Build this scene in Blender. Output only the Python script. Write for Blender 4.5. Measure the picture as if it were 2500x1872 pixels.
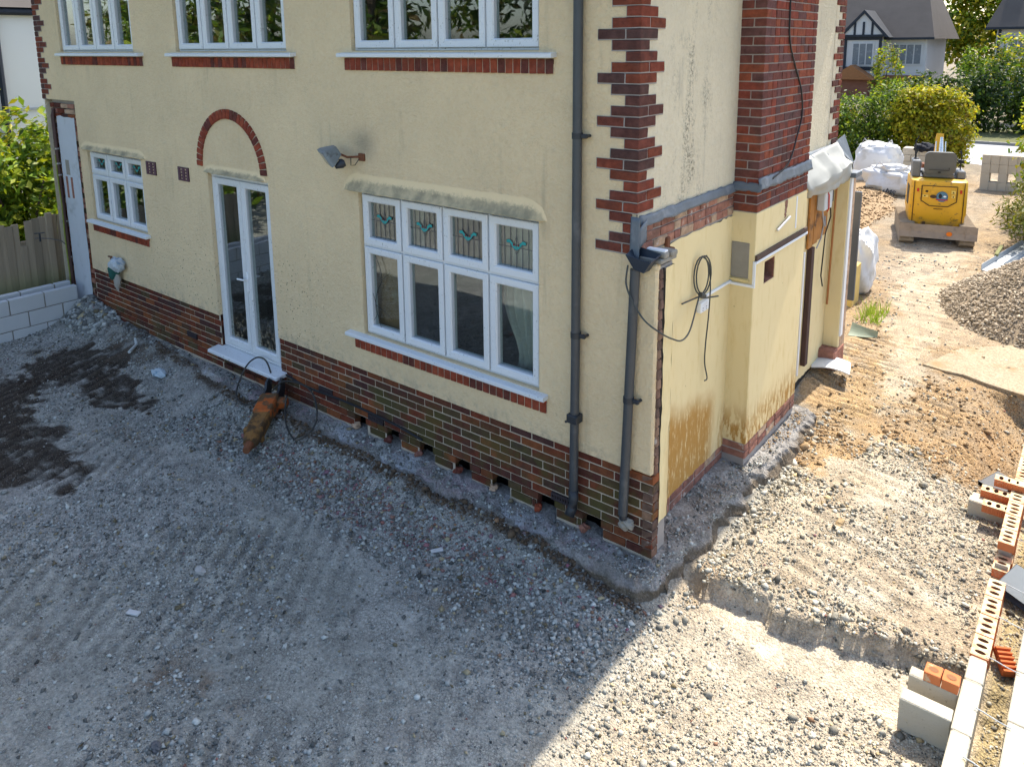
import bpy, bmesh, math, random
import numpy as np
from mathutils import Vector, Matrix

# ------------------------------------------------------------------ scene, camera, light
for o in list(bpy.data.objects):
    bpy.data.objects.remove(o)
SC = bpy.context.scene
COL = SC.collection
rnd = random.Random(11)
R = math.radians

cam_d = bpy.data.cameras.new('camera')
cam = bpy.data.objects.new('camera', cam_d)
COL.objects.link(cam)
SC.camera = cam
_yaw, _pit, _rol = 0.6692, 0.1861, -0.0084
F0 = Vector((-math.sin(_yaw), math.cos(_yaw), 0)); R0 = Vector((math.cos(_yaw), math.sin(_yaw), 0)); U0 = Vector((0, 0, 1))
FW = F0 * math.cos(_pit) - U0 * math.sin(_pit); UP = U0 * math.cos(_pit) + F0 * math.sin(_pit)
RT = R0 * math.cos(_rol) + UP * math.sin(_rol); UP = UP * math.cos(_rol) - R0 * math.sin(_rol)
M = Matrix((RT, UP, -FW)).transposed().to_4x4()
M.translation = Vector((2.572, -4.6668, 4.2705))
cam.matrix_world = M
cam_d.sensor_fit = 'HORIZONTAL'; cam_d.sensor_width = 36
cam_d.lens = 36 * 1871.57 / 2500
cam_d.shift_y = -(936 - 464.5) / 2500
cam_d.clip_start = 0.05; cam_d.clip_end = 900

SUN_DIR = Vector((0.07, 1.0, 1.50)).normalized()      # towards the sun
w = bpy.data.worlds.new('World'); SC.world = w; w.use_nodes = True
nt = w.node_tree; nt.nodes.clear()
sky = nt.nodes.new('ShaderNodeTexSky'); sky.sky_type = 'NISHITA'; sky.sun_disc = False
sky.sun_elevation = math.asin(SUN_DIR.z)
sky.sun_rotation = math.atan2(SUN_DIR.x, SUN_DIR.y)
sky.air_density = 1.0; sky.dust_density = 1.9; sky.ozone_density = 1.0
bg = nt.nodes.new('ShaderNodeBackground'); bg.inputs['Strength'].default_value = 0.15
wo = nt.nodes.new('ShaderNodeOutputWorld')
nt.links.new(sky.outputs[0], bg.inputs['Color']); nt.links.new(bg.outputs[0], wo.inputs['Surface'])
sd = bpy.data.lights.new('sun', 'SUN'); sd.energy = 3.6; sd.angle = R(0.53); sd.color = (1.0, 0.93, 0.82)
so = bpy.data.objects.new('sun', sd); COL.objects.link(so)
so.rotation_euler = SUN_DIR.to_track_quat('Z', 'Y').to_euler(); so.location = (0, 20, 30)
vs = SC.view_settings
vs.view_transform = 'Standard'; vs.look = 'None'; vs.gamma = 1.0; vs.exposure = 1.30; vs.use_curve_mapping = False
SC.render.engine = 'CYCLES'
SC.cycles.use_denoising = True
SC.cycles.max_bounces = 5; SC.cycles.diffuse_bounces = 3; SC.cycles.glossy_bounces = 3; SC.cycles.transparent_max_bounces = 8
SC.cycles.use_adaptive_sampling = True; SC.cycles.adaptive_threshold = .02
SC.cycles.caustics_reflective = False; SC.cycles.caustics_refractive = False

# ------------------------------------------------------------------ mesh helpers
class MB:
    def __init__(s): s.v = []; s.f = []; s.m = []
    def add(s, vs_, fs, mi=0):
        b = len(s.v); s.v += [tuple(q) for q in vs_]; s.f += [tuple(b + i for i in q) for q in fs]; s.m += [mi] * len(fs)
    def quad(s, a, b, c, d, mi=0): s.add([a, b, c, d], [(0, 1, 2, 3)], mi)
    def box(s, lo, hi, mi=0, T=None):
        x0, y0, z0 = lo; x1, y1, z1 = hi
        P = [(x0,y0,z0),(x1,y0,z0),(x1,y1,z0),(x0,y1,z0),(x0,y0,z1),(x1,y0,z1),(x1,y1,z1),(x0,y1,z1)]
        if T is not None: P = [tuple(T @ Vector(p)) for p in P]
        s.add(P, [(0,3,2,1),(4,5,6,7),(0,1,5,4),(1,2,6,5),(2,3,7,6),(3,0,4,7)], mi)
    def cbox(s, lo, hi, b=.004, mi=0, T=None):
        vs_, fs = chamfer((hi[0]-lo[0], hi[1]-lo[1], hi[2]-lo[2]), b)
        c = Vector(((hi[0]+lo[0])/2, (hi[1]+lo[1])/2, (hi[2]+lo[2])/2))
        P = [Vector(p) + c for p in vs_]
        if T is not None: P = [T @ p for p in P]
        s.add(P, fs, mi)
    def tube(s, pts, r, n=8, mi=0, caps=True):
        pts = [Vector(p) for p in pts]; rs = r if isinstance(r, (list, tuple)) else [r] * len(pts)
        rings = []; up = Vector((0.31, 0.2, 0.93)).normalized()
        for i, p in enumerate(pts):
            t = (pts[min(i+1, len(pts)-1)] - pts[max(i-1, 0)])
            if t.length < 1e-9: t = Vector((0, 0, 1))
            t.normalize()
            a = t.cross(up)
            if a.length < .1: a = t.cross(Vector((1, 0, 0)))
            a.normalize(); b_ = t.cross(a)
            rings.append([p + (a * math.cos(2*math.pi*k/n) + b_ * math.sin(2*math.pi*k/n)) * rs[i] for k in range(n)])
        V = [q for rg in rings for q in rg]; Fs = []
        for i in range(len(pts) - 1):
            for k in range(n):
                Fs.append((i*n+k, i*n+(k+1) % n, (i+1)*n+(k+1) % n, (i+1)*n+k))
        if caps: Fs += [tuple(range(n-1, -1, -1)), tuple((len(pts)-1)*n + k for k in range(n))]
        s.add(V, Fs, mi)
    def prism(s, poly, axis, a, b, mi=0):
        # poly: 2-D outline, extruded along axis from a to b
        def P(u, w_, t): return {'x': (t, u, w_), 'y': (u, t, w_), 'z': (u, w_, t)}[axis]
        n = len(poly)
        V = [P(u, w_, a) for u, w_ in poly] + [P(u, w_, b) for u, w_ in poly]
        Fs = [tuple(range(n)), tuple(range(2*n-1, n-1, -1))] + [(i, i+n, (i+1) % n + n, (i+1) % n) for i in range(n)]
        s.add(V, Fs, mi)
    def grid(s, fn, nu, nv, mi=0):
        V = [fn(i / nu, j / nv) for j in range(nv + 1) for i in range(nu + 1)]
        Fs = [(j*(nu+1)+i, j*(nu+1)+i+1, (j+1)*(nu+1)+i+1, (j+1)*(nu+1)+i) for j in range(nv) for i in range(nu)]
        s.add(V, Fs, mi)
    def mesh(s, name, mats, smooth=False, off=(0, 0, 0)):
        me = bpy.data.meshes.new(name)
        me.from_pydata([(x-off[0], y-off[1], z-off[2]) for x, y, z in s.v], [], s.f)
        for m_ in (mats if isinstance(mats, (list, tuple)) else [mats]): me.materials.append(m_)
        if len(me.polygons) and max(s.m, default=0): me.polygons.foreach_set('material_index', s.m)
        bm = bmesh.new(); bm.from_mesh(me); bmesh.ops.recalc_face_normals(bm, faces=bm.faces); bm.to_mesh(me); bm.free()
        if smooth:
            me.polygons.foreach_set('use_smooth', [True] * len(me.polygons)); me.set_sharp_from_angle(angle=R(38))
        me.update(); return me
    def build(s, name, mats, parent=None, smooth=False, local=False, bevel=0, recalc=True):
        off = (0, 0, 0)
        if parent is not None and not local:
            p = parent
            off = Vector((0, 0, 0))
            while p is not None: off = off + p.location; p = p.parent
        o = bpy.data.objects.new(name, s.mesh(name, mats, smooth, off)); COL.objects.link(o)
        if parent is not None: o.parent = parent
        if bevel:
            bv = o.modifiers.new('bevel', 'BEVEL'); bv.width = bevel; bv.segments = 2; bv.limit_method = 'ANGLE'; bv.angle_limit = R(40)
        return o

def chamfer(sz, b, jit=0, rg=None):
    hx, hy, hz_ = sz[0]/2, sz[1]/2, sz[2]/2; b = min(b, hx*.45, hy*.45, hz_*.45)
    V = []; idx = {}
    for sx in (-1, 1):
        for sy in (-1, 1):
            for sz_ in (-1, 1):
                for ax in range(3):
                    p = [sx*(hx-b), sy*(hy-b), sz_*(hz_-b)]
                    p[ax] += (sx, sy, sz_)[ax] * b
                    if jit: p = [q + rg.uniform(-jit, jit) for q in p]
                    idx[(sx, sy, sz_, ax)] = len(V); V.append(tuple(p))
    Fs = []
    for ax in range(3):
        o1, o2 = [a for a in range(3) if a != ax]
        for sg in (-1, 1):
            loop = []
            for (a, c) in ((-1, -1), (1, -1), (1, 1), (-1, 1)):
                k = [0, 0, 0]; k[ax] = sg; k[o1] = a; k[o2] = c; loop.append(idx[(k[0], k[1], k[2], ax)])
            Fs.append(tuple(loop))
    for ax in range(3):
        o1, o2 = [a for a in range(3) if a != ax]
        for a in (-1, 1):
            for c in (-1, 1):
                k0 = [0, 0, 0]; k1 = [0, 0, 0]; k0[o1] = k1[o1] = a; k0[o2] = k1[o2] = c; k0[ax] = -1; k1[ax] = 1
                Fs.append((idx[(*k0, o1)], idx[(*k1, o1)], idx[(*k1, o2)], idx[(*k0, o2)]))
    for sx in (-1, 1):
        for sy in (-1, 1):
            for sz_ in (-1, 1): Fs.append(tuple(idx[(sx, sy, sz_, a)] for a in range(3)))
    return V, Fs

_bc = {}
def block(name, parent, c, sz, mat_, b=.005, jit=.0015, rot=0.0, nvar=3):
    """one brick / block / board: an object of its own that shares its mesh with alike pieces"""
    key = (round(sz[0], 3), round(sz[1], 3), round(sz[2], 3), mat_.name, b, rnd.randrange(nvar))
    if key not in _bc:
        V, Fs = chamfer(sz, b, jit, rnd); mb = MB(); mb.add(V, Fs); _bc[key] = mb.mesh(name, mat_)
    o = bpy.data.objects.new(name, _bc[key]); COL.objects.link(o); o.parent = parent
    off = Vector((0, 0, 0)); p = parent
    while p is not None: off = off + p.location; p = p.parent
    o.location = Vector(c) - off
    if rot: o.rotation_euler = (rnd.uniform(-rot, rot), rnd.uniform(-rot, rot), rnd.uniform(-rot, rot))
    return o

def tag(o, label=None, cat=None, group=None, kind=None):
    if label: o['label'] = label
    if cat: o['category'] = cat
    if group: o['group'] = group
    if kind: o['kind'] = kind
    return o

def empty(name, loc=(0, 0, 0), rz=0, label=None, cat=None, group=None):
    o = bpy.data.objects.new(name, None); COL.objects.link(o); o.location = loc; o.rotation_euler = (0, 0, rz); o.empty_display_size = .1
    return tag(o, label, cat, group)

def copy_tree(o, parent=None):
    c = o.copy(); COL.objects.link(c); c.parent = parent
    for ch in [x for x in o.children]: copy_tree(ch, c)
    return c

# ------------------------------------------------------------------ node helpers
class NT:
    def __init__(s, name):
        s.mat = bpy.data.materials.new(name); s.mat.use_nodes = True; s.t = s.mat.node_tree; s.t.nodes.clear()
        s.out = s.n('ShaderNodeOutputMaterial'); s.p = s.n('ShaderNodeBsdfPrincipled'); s.l(s.p.outputs[0], s.out.inputs['Surface'])
        s._pos = None
    def n(s, t): return s.t.nodes.new(t)
    def l(s, a, b): s.t.links.new(a, b)
    def put(s, sock, v):
        if hasattr(v, 'links') or isinstance(v, bpy.types.NodeSocket): s.l(v, sock)
        elif v is not None:
            try: sock.default_value = v
            except Exception: sock.default_value = (*v, 1)
    def pos(s):
        if s._pos is None: s._pos = s.n('ShaderNodeNewGeometry').outputs['Position']
        return s._pos
    def xyz(s):
        x = s.n('ShaderNodeSeparateXYZ'); s.l(s.pos(), x.inputs[0]); return x.outputs
    def vec(s, scale, loc=(0, 0, 0)):
        m_ = s.n('ShaderNodeMapping'); s.l(s.pos(), m_.inputs[0]); m_.inputs['Scale'].default_value = scale; m_.inputs['Location'].default_value = loc; return m_.outputs[0]
    def noise(s, sc, det=4, rough=.55, vec=None, dist=0):
        x = s.n('ShaderNodeTexNoise'); s.l(vec if vec is not None else s.pos(), x.inputs['Vector'])
        x.inputs['Scale'].default_value = sc; x.inputs['Detail'].default_value = det; x.inputs['Roughness'].default_value = rough; x.inputs['Distortion'].default_value = dist
        return x.outputs['Fac']
    def vor(s, sc, feat='F1', out='Distance', vec=None, rand=1):
        x = s.n('ShaderNodeTexVoronoi'); x.feature = feat; s.l(vec if vec is not None else s.pos(), x.inputs['Vector']); x.inputs['Scale'].default_value = sc
        x.inputs['Randomness'].default_value = rand
        return x.outputs[out]
    def m(s, op, a, b=0.0, c=None, clamp=False):
        x = s.n('ShaderNodeMath'); x.operation = op; x.use_clamp = clamp; s.put(x.inputs[0], a); s.put(x.inputs[1], b)
        if c is not None: s.put(x.inputs[2], c)
        return x.outputs[0]
    def mr(s, v, a, b, c=0.0, d=1.0, smooth=True):
        x = s.n('ShaderNodeMapRange'); x.interpolation_type = 'SMOOTHSTEP' if smooth else 'LINEAR'; s.put(x.inputs[0], v)
        for i, q in enumerate((a, b, c, d)): s.put(x.inputs[1+i], q)
        return x.outputs[0]
    def band(s, v, lo, hi, w_): return s.m('MULTIPLY', s.mr(v, lo-w_, lo+w_), s.mr(v, hi-w_, hi+w_, 1.0, 0.0))
    def mix(s, f, a, b, mode='MIX'):
        x = s.n('ShaderNodeMix'); x.data_type = 'RGBA'; x.blend_type = mode; x.clamp_factor = True
        s.put(x.inputs['Factor'], f); s.put(x.inputs[6], a if not isinstance(a, tuple) else (*a[:3], 1)); s.put(x.inputs[7], b if not isinstance(b, tuple) else (*b[:3], 1))
        return x.outputs[2]
    def ramp(s, f, stops, interp='LINEAR'):
        x = s.n('ShaderNodeValToRGB'); s.put(x.inputs[0], f); cr = x.color_ramp; cr.interpolation = interp
        while len(cr.elements) < len(stops): cr.elements.new(.5)
        for e, (p_, c) in zip(cr.elements, stops): e.position = p_; e.color = (*c, 1)
        return x.outputs[0]
    def orand(s): return s.n('ShaderNodeObjectInfo').outputs['Random']
    def attr(s, name):
        x = s.n('ShaderNodeAttribute'); x.attribute_name = name; return x.outputs['Color']
    def bump(s, h, strength=.3, dist=.01, prev=None):
        x = s.n('ShaderNodeBump'); x.inputs['Strength'].default_value = strength; x.inputs['Distance'].default_value = dist; s.put(x.inputs['Height'], h)
        if prev is not None: s.l(prev, x.inputs['Normal'])
        return x.outputs[0]
    def fin(s, col, rough=.85, nrm=None, metal=0.0, spec=.3, **kw):
        s.put(s.p.inputs['Base Color'], col if not isinstance(col, tuple) else (*col[:3], 1)); s.put(s.p.inputs['Roughness'], rough); s.put(s.p.inputs['Metallic'], metal)
        s.p.inputs['Specular IOR Level'].default_value = spec
        if nrm is not None: s.l(nrm, s.p.inputs['Normal'])
        for k, v in kw.items(): s.p.inputs[k.replace('_', ' ')].default_value = v
        return s.mat

def simple(name, col, rough=.7, var=.18, sc=9, bump=.15, bsc=70, metal=0.0, spec=.3, dirt=None, dsc=4, dth=(.52, .7), objvar=0.0):
    t = NT(name)
    c = t.mix(t.m('MULTIPLY', t.noise(sc, 5), 1.0), tuple(q*(1-var) for q in col), tuple(min(1, q*(1+var)) for q in col))
    if objvar:
        c = t.mix(objvar, c, t.ramp(t.orand(), [(0, (.25, .25, .25)), (1, (.85, .85, .85))]), 'OVERLAY')
    if dirt is not None:
        c = t.mix(t.mr(t.noise(dsc, 6, .65), dth[0], dth[1]), c, dirt)
    n = t.bump(t.noise(bsc, 4), bump, .006) if bump else None
    return t.fin(c, rough, n, metal, spec)

_lat = {}
def vnoise(x, y, sc, seed=0, octv=4, rough=.5):
    """value noise over numpy arrays, about -1..1"""
    out = np.zeros_like(x, dtype=float); amp = 1.0; tot = 0
    for o_ in range(octv):
        key = seed * 17 + o_ + 3
        if key not in _lat: _lat[key] = np.random.RandomState(key).uniform(-1, 1, (256, 256))
        T = _lat[key]
        fx = x * sc * 2**o_ + 91.7; fy = y * sc * 2**o_ + 37.3
        ix = np.floor(fx).astype(int); iy = np.floor(fy).astype(int); tx = fx - ix; ty = fy - iy
        tx = tx*tx*(3-2*tx); ty = ty*ty*(3-2*ty)
        a = T[ix % 256, iy % 256]; b = T[(ix+1) % 256, iy % 256]; c = T[ix % 256, (iy+1) % 256]; d = T[(ix+1) % 256, (iy+1) % 256]
        out += amp * ((a*(1-tx)+b*tx)*(1-ty) + (c*(1-tx)+d*tx)*ty); tot += amp; amp *= rough
    return out / tot * 1.6

def sst(v, a, b):
    t = np.clip((v - a) / (b - a), 0, 1); return t*t*(3-2*t)

def hose(pts, n=40):
    pts = [Vector(p) for p in pts]; out = []
    for i in range(len(pts)-1):
        p0, p1, p2, p3 = pts[max(i-1, 0)], pts[i], pts[i+1], pts[min(i+2, len(pts)-1)]
        for k in range(8):
            t_ = k/8; out.append(.5*((2*p1) + (p2-p0)*t_ + (2*p0-5*p1+4*p2-p3)*t_*t_ + (3*p1-p0-3*p2+p3)*t_**3))
    return out + [pts[-1]]

def rumple(c, s3, seed, n=12, amp=.25):
    mb = MB(); rg = np.random.RandomState(seed)
    def fn(u, v):
        th = 2*math.pi*u; ph = math.pi*v; d = Vector((math.cos(th)*math.sin(ph), math.sin(th)*math.sin(ph), math.cos(ph)))
        k = 1 + amp * float(vnoise(np.array([d.x*2+seed+d.z]), np.array([d.y*2+d.z*1.7]), 1.3, seed, 3, .6)[0])
        return (c[0]+d.x*s3[0]*k, c[1]+d.y*s3[1]*k, c[2]+d.z*s3[2]*k)
    mb.grid(fn, n*2, n); return mb

def jn(u, s_): return float(vnoise(np.array([u * 7.0]), np.array([s_ * 3.1]), 1.0, 5, 3)[0])
# ------------------------------------------------------------------ ground
def pip(x, y, poly):
    ins = np.zeros(x.shape, bool); n = len(poly); j = n - 1
    for i in range(n):
        xi, yi = poly[i]; xj, yj = poly[j]
        cond = ((yi > y) != (yj > y)) & (x < (xj - xi) * (y - yi) / (yj - yi + 1e-12) + xi)
        ins ^= cond; j = i
    return ins

def softpip(x, y, poly, warp=.12, seed=5):
    """polygon mask with a ragged, softened edge"""
    acc = np.zeros_like(x, dtype=float)
    for k, s_ in enumerate((1.0, .6, 1.5, 1.2)):
        wx = vnoise(x, y, 3.0, seed, 4, .65) * warp * s_; wy = vnoise(x, y, 3.0, seed + 1, 4, .65) * warp * s_
        acc += pip(x + wx, y + wy, poly)
    return acc / 4

SOIL_A = [(-8.06,-1.48),(-8.38,-.87),(-8.24,-.46),(-7.18,-.5),(-5.77,-.80),(-5.5,-1.03),(-6.4,-1.25),(-7.44,-1.22),(-7.42,-1.5)]
SOIL_B = [(-8.6,-1.75),(-7.5,-1.4),(-6.5,-1.72),(-5.0,-1.95),(-4.5,-2.2),(-5.3,-2.5),(-7.2,-2.75),(-8.8,-2.6)]
SOIL_C = [(-9.0,-.13),(-7.89,.1),(-6.6,.05),(-6.5,-.40),(-7.33,-.56)]
TRENCH = [(.30,.20),(.80,.27),(1.2,.27),(1.52,.33),(2.25,.42),(2.25,-.12),(1.5,-.16),(1.08,-.15),(.8,-.10),(.52,.05)]
ORANGE_L = [(.12,2.1),(.0,3.3),(-.4,5.5),(-.9,8.6),(-.2,9.0),(.45,6.6),(.72,5.0),(.98,3.75),(.95,2.75),(.6,2.2)]
ORANGE_R = [(1.0,4.75),(1.05,6.3),(1.5,6.6),(1.9,5.3),(2.6,5.2),(2.7,3.0),(2.1,2.4),(1.9,2.7),(1.5,3.2),(1.0,3.5)]
PALE = [(-.3,12),(-.25,10.5),(.15,8),(.55,5.6),(.8,4.5),(1.05,4.4),(1.0,5.6),(.95,7.2),(.75,9),(.6,12)]

def footing_edge(x):
    return -(0.05 + .17 * sst(x, -6.6, -4.6) + .03 * sst(x, -.9, -.1))

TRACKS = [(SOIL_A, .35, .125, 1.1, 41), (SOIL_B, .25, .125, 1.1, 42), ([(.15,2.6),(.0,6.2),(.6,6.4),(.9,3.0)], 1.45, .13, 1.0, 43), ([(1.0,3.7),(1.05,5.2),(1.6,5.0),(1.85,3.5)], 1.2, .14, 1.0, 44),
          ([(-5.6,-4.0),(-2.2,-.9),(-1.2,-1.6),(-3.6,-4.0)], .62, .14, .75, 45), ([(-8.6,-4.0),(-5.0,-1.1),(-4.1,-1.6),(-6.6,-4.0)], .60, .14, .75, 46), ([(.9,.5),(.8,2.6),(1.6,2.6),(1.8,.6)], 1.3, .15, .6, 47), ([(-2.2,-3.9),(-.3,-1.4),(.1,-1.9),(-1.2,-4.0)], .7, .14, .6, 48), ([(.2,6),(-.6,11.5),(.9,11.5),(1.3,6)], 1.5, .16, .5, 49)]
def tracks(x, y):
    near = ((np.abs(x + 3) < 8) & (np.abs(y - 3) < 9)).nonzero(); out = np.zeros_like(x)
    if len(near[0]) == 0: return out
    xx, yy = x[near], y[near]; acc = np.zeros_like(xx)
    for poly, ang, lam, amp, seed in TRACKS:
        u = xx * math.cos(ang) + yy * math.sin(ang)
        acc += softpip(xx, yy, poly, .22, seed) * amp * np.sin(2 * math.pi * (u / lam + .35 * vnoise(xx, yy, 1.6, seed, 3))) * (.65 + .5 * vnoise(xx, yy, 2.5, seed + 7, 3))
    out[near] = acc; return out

def hz(x, y):
    x = np.asarray(x, float); y = np.asarray(y, float)
    z = np.full_like(x, .29)
    z += .03 * vnoise(x, y, .45, 1, 3) + .010 * vnoise(x, y, 2.2, 2, 4)
    near = (np.abs(x + 3) < 8) & (np.abs(y - 1) < 7)
    z += np.where(near, .006 * vnoise(x, y, 11, 3, 3, .6), 0)
    rear = sst(.45 - x, 0, .2) * sst(.3 - y, 0, .3)
    # soil banked against the old footing
    e = footing_edge(x)
    bk = np.exp(-(np.minimum(y - e, 0) / .30)**2); z += rear * (.135 * bk + .02 * np.exp(-((y - e + .10) / .07)**2)) * (1 + .25 * vnoise(x, y, 5, 8, 3)) * (1 - .85*sst(x, -.7, .1))
    z += rear * sst(-5.6 - x, 0, 2.0) * sst(y, -.9, -.1) * .07
    # heap of rubble in the left corner
    z += .16 * np.exp(-(((x + 8.9) / .5)**2 + ((y + .05) / .35)**2))
    # raised gravel to the right of the house, its broken bank and the clean trench floor
    right = sst(x, .25, .45)
    bank = .27 + .055 * (x - .4) + .09 * vnoise(x, y * 0, 2.2, 21, 4, .65) + .035 * vnoise(x, y, 7, 22, 3)
    z += right * sst(y, bank - .03, bank + .05) * .035 * (1 - sst(y, 2.6, 4.2))
    tr = softpip(x, y, TRENCH, .10, 31) * right
    z = z * (1 - tr) + (.165 + .008 * vnoise(x, y, 6, 33, 3)) * tr
    z -= right * .05 * sst(-.05 - y, 0, .3) * sst(x, .35, .8)
    # furrow beside the side footing
    z -= .06 * np.exp(-((x - .47) / .1)**2) * sst(y, .35, .7) * (1 - sst(y, 2.2, 3.2))
    # sandy slope down to the pit at the right
    pit = sst(x, 1.62 + .12 * vnoise(x, y, 2, 35, 3), 2.25) * sst(y, 2.75, 3.4) * (1 - sst(y, 5.18, 5.28))
    z -= pit * .32 * (1 + .12 * vnoise(x, y, 5, 36, 3))
    z += .12 * np.exp(-(((x + .1) / .3)**2 + ((y - 4.35) / .55)**2))
    # drive
    z += sst(y, 4.6, 6.0) * .03
    z += tracks(x, y) * .021
    return z

def ground_col(x, y):
    n1 = vnoise(x, y, 1.1, 51, 5, .6); n2 = vnoise(x, y, 6, 52, 4, .65); n3 = vnoise(x, y, .35, 53, 3)
    g = np.array([.300, .302, .265]); warm_sun = np.array([.46, .385, .28])  # shaded and sunlit gravel: one material, the light put into two colours
    t = sst(x, .1, .7)[:, None]
    c = g * (1 - t) + warm_sun * t
    def lay(c, m_, col): m_ = np.clip(m_, 0, 1)[:, None]; return c * (1 - m_) + np.array(col) * m_
    c = lay(c, sst(n1, .15, .8) * .35, [.25, .22, .19])
    c = lay(c, sst(n3, .1, .8) * sst(.2 - x, 0, .3) * .35, [.42, .405, .385])
    c = lay(c, softpip(x, y, SOIL_A, .30, 61) * .95 * sst(n2, -1.1, -.1), [.038, .028, .019])
    c = lay(c, softpip(x, y, SOIL_B, .30, 62) * .95 * sst(n2, -1.1, -.1), [.036, .026, .018])
    c = lay(c, softpip(x, y, SOIL_C, .18, 63) * sst(n2, -.5, .3) * .85, [.085, .064, .046])
    e = footing_edge(x)
    band = np.exp(-((y - e + .075 + .03 * n2) / .075)**2) * sst(.4 - x, 0, .2) * sst(x, -8.6, -6)
    c = lay(c, band * (.55 + .45 * n2) * 1.25, [.075, .053, .034])
    c = lay(c, np.exp(-(((x + .85) / .9)**2 + ((y + 2.9) / .25)**2)) * sst(n2, 0, .6) * .5, [.12, .085, .06])
    # brown smears in the yard
    for (px, py, sx, sy) in ((-2.8,-3.08,.45,.05), (-1.6,-2.55,.35,.12), (-1.9,-2.75,.12,.2), (-5.2,-1.35,.5,.1), (-.9,-1.0,.4,.2)):
        c = lay(c, np.exp(-(((x-px)/sx)**2 + ((y-py)/sy)**2)) * sst(n2, -.3, .4) * .75, [.12, .08, .05])
    c = lay(c, sst(n1, -.05, .7) * sst(x, .25, .6) * .55, [.36, .27, .165])
    c = lay(c, sst(vnoise(x, y, 1.7, 57, 4, .6), .2, .7) * sst(x, .25, .6) * .5, [.52, .46, .36])
    # sandy clay beside the drive
    nw = sst(n2, -.6, .5)
    c = lay(c, softpip(x, y, ORANGE_L, .3, 64) * (.6 + .4 * nw), [.35, .235, .12])
    c = lay(c, sst(y, 2.3, 3.6) * sst(x, .2, .5) * (1 - sst(y, 5.6, 7)) * (.45 + .3 * n2), [.34, .235, .12])
    c = lay(c, softpip(x, y, ORANGE_R, .25, 65) * (.6 + .4 * nw), [.32, .21, .105])
    c = lay(c, np.exp(-(((x - .5) / .15)**2 + ((y - .25) / .35)**2)) * .6, [.36, .22, .10])
    c = lay(c, sst(y, 5.2, 6.2) * .88 * (.9 + .25 * n1), [.31, .22, .125])
    c = lay(c, softpip(x, y, PALE, .35, 66) * .75 * (.8 + .3*n1), [.47, .385, .27])
    c = lay(c, softpip(x, y, TRENCH, .10, 31) * .85, [.56, .48, .36])
    c = lay(c, sst(x, 2.31, 2.34) * (1 - sst(x, 2.42, 2.46)) * sst(2.6 - y, 0, .2), [.40, .31, .16])
    c = lay(c, sst(y, 21.5, 23.5) * .8, [.22, .19, .14])
    # open ground all round, out of view
    c = lay(c, sst(np.hypot(x + 2, y - 2), 14, 20) * sst(-y, -18, -8), [.09, .11, .04])
    c *= (1 + .22 * n2 + .10 * vnoise(x, y, 19, 54, 3) + .42 * np.clip(tracks(x, y), -1.2, .8))[:, None]  # track grooves darkened and ridges lightened in the colour, as relief shading
    return np.clip(c, 0.01, .9)

def axis_pts(segs):
    out = []
    for a, b, st in segs: out += list(np.arange(a, b, st))
    out.append(segs[-1][1]); return np.array(out)
gx = axis_pts([(-260, -40, 22), (-40, -12, 3.5), (-12, -9.4, .13), (-9.4, 2.6, .026), (2.6, 6, .17), (6, 40, 3.4), (40, 260, 22)])
gy = axis_pts([(-260, -40, 22), (-40, -6, 3.4), (-6, -3.9, .1), (-3.9, 3.4, .026), (3.4, 6.2, .035), (6.2, 13, .085), (13, 26, .2), (26, 60, 3.4), (60, 300, 20)])
GX, GY = np.meshgrid(gx, gy); px_, py_ = GX.ravel(), GY.ravel()
pz_ = hz(px_, py_)
far = sst(np.maximum(np.abs(px_) - 14, np.abs(py_ - 5) - 17), 0, 6); pz_ = pz_ * (1 - far) + .27 * far
nx_, ny_ = len(gx), len(gy)
ii, jj = np.meshgrid(np.arange(nx_ - 1), np.arange(ny_ - 1)); base = (jj * nx_ + ii).ravel()
quads = np.stack([base, base + 1, base + nx_ + 1, base + nx_], 1)
def np_mesh(name, V, Fa, mat_, col=None, smooth=False):
    me = bpy.data.meshes.new(name); k = Fa.shape[1]
    me.vertices.add(len(V)); me.vertices.foreach_set('co', np.ascontiguousarray(V, np.float32).ravel())
    me.loops.add(Fa.size); me.loops.foreach_set('vertex_index', np.ascontiguousarray(Fa, np.int32).ravel())
    me.polygons.add(len(Fa)); me.polygons.foreach_set('loop_start', np.arange(0, Fa.size, k, dtype=np.int32))
    me.materials.append(mat_)
    if col is not None:
        at = me.attributes.new('tint', 'FLOAT_COLOR', 'POINT'); c4 = np.ones((len(V), 4), np.float32); c4[:, :3] = col; at.data.foreach_set('color', c4.ravel())
    if smooth: me.polygons.foreach_set('use_smooth', np.ones(len(Fa), bool))
    me.update(calc_edges=True); me.validate(); return me

t = NT('ground_soil')
gc = t.attr('tint')
gr1 = t.noise(38, 6, .7); gr2 = t.vor(55); gr3 = t.vor(120)
gcol = t.mix(.9, gc, t.ramp(gr1, [(.25, (.22, .22, .22)), (.5, (.5, .5, .5)), (.78, (.80, .80, .80))]), 'OVERLAY')
grit = t.mr(t.vor(95), .12, .34, 1.0, 0.0); gk = t.vor(95, out='Color')
gcol = t.mix(t.m('MULTIPLY', t.m('MULTIPLY', grit, t.mr(gk, .60, .66)), .75), gcol, t.mix(.62, gcol, (.62, .60, .56)))
gcol = t.mix(t.m('MULTIPLY', t.m('MULTIPLY', grit, t.mr(gk, .36, .30)), .8), gcol, t.mix(.70, gcol, (.035, .033, .03)))
grit2 = t.mr(t.vor(42), .10, .36, 1.0, 0.0); gk2 = t.vor(42, out='Color')
gcol = t.mix(t.m('MULTIPLY', t.m('MULTIPLY', grit2, t.mr(gk2, .66, .70)), .6), gcol, t.mix(.5, gcol, (.58, .57, .54)))
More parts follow.
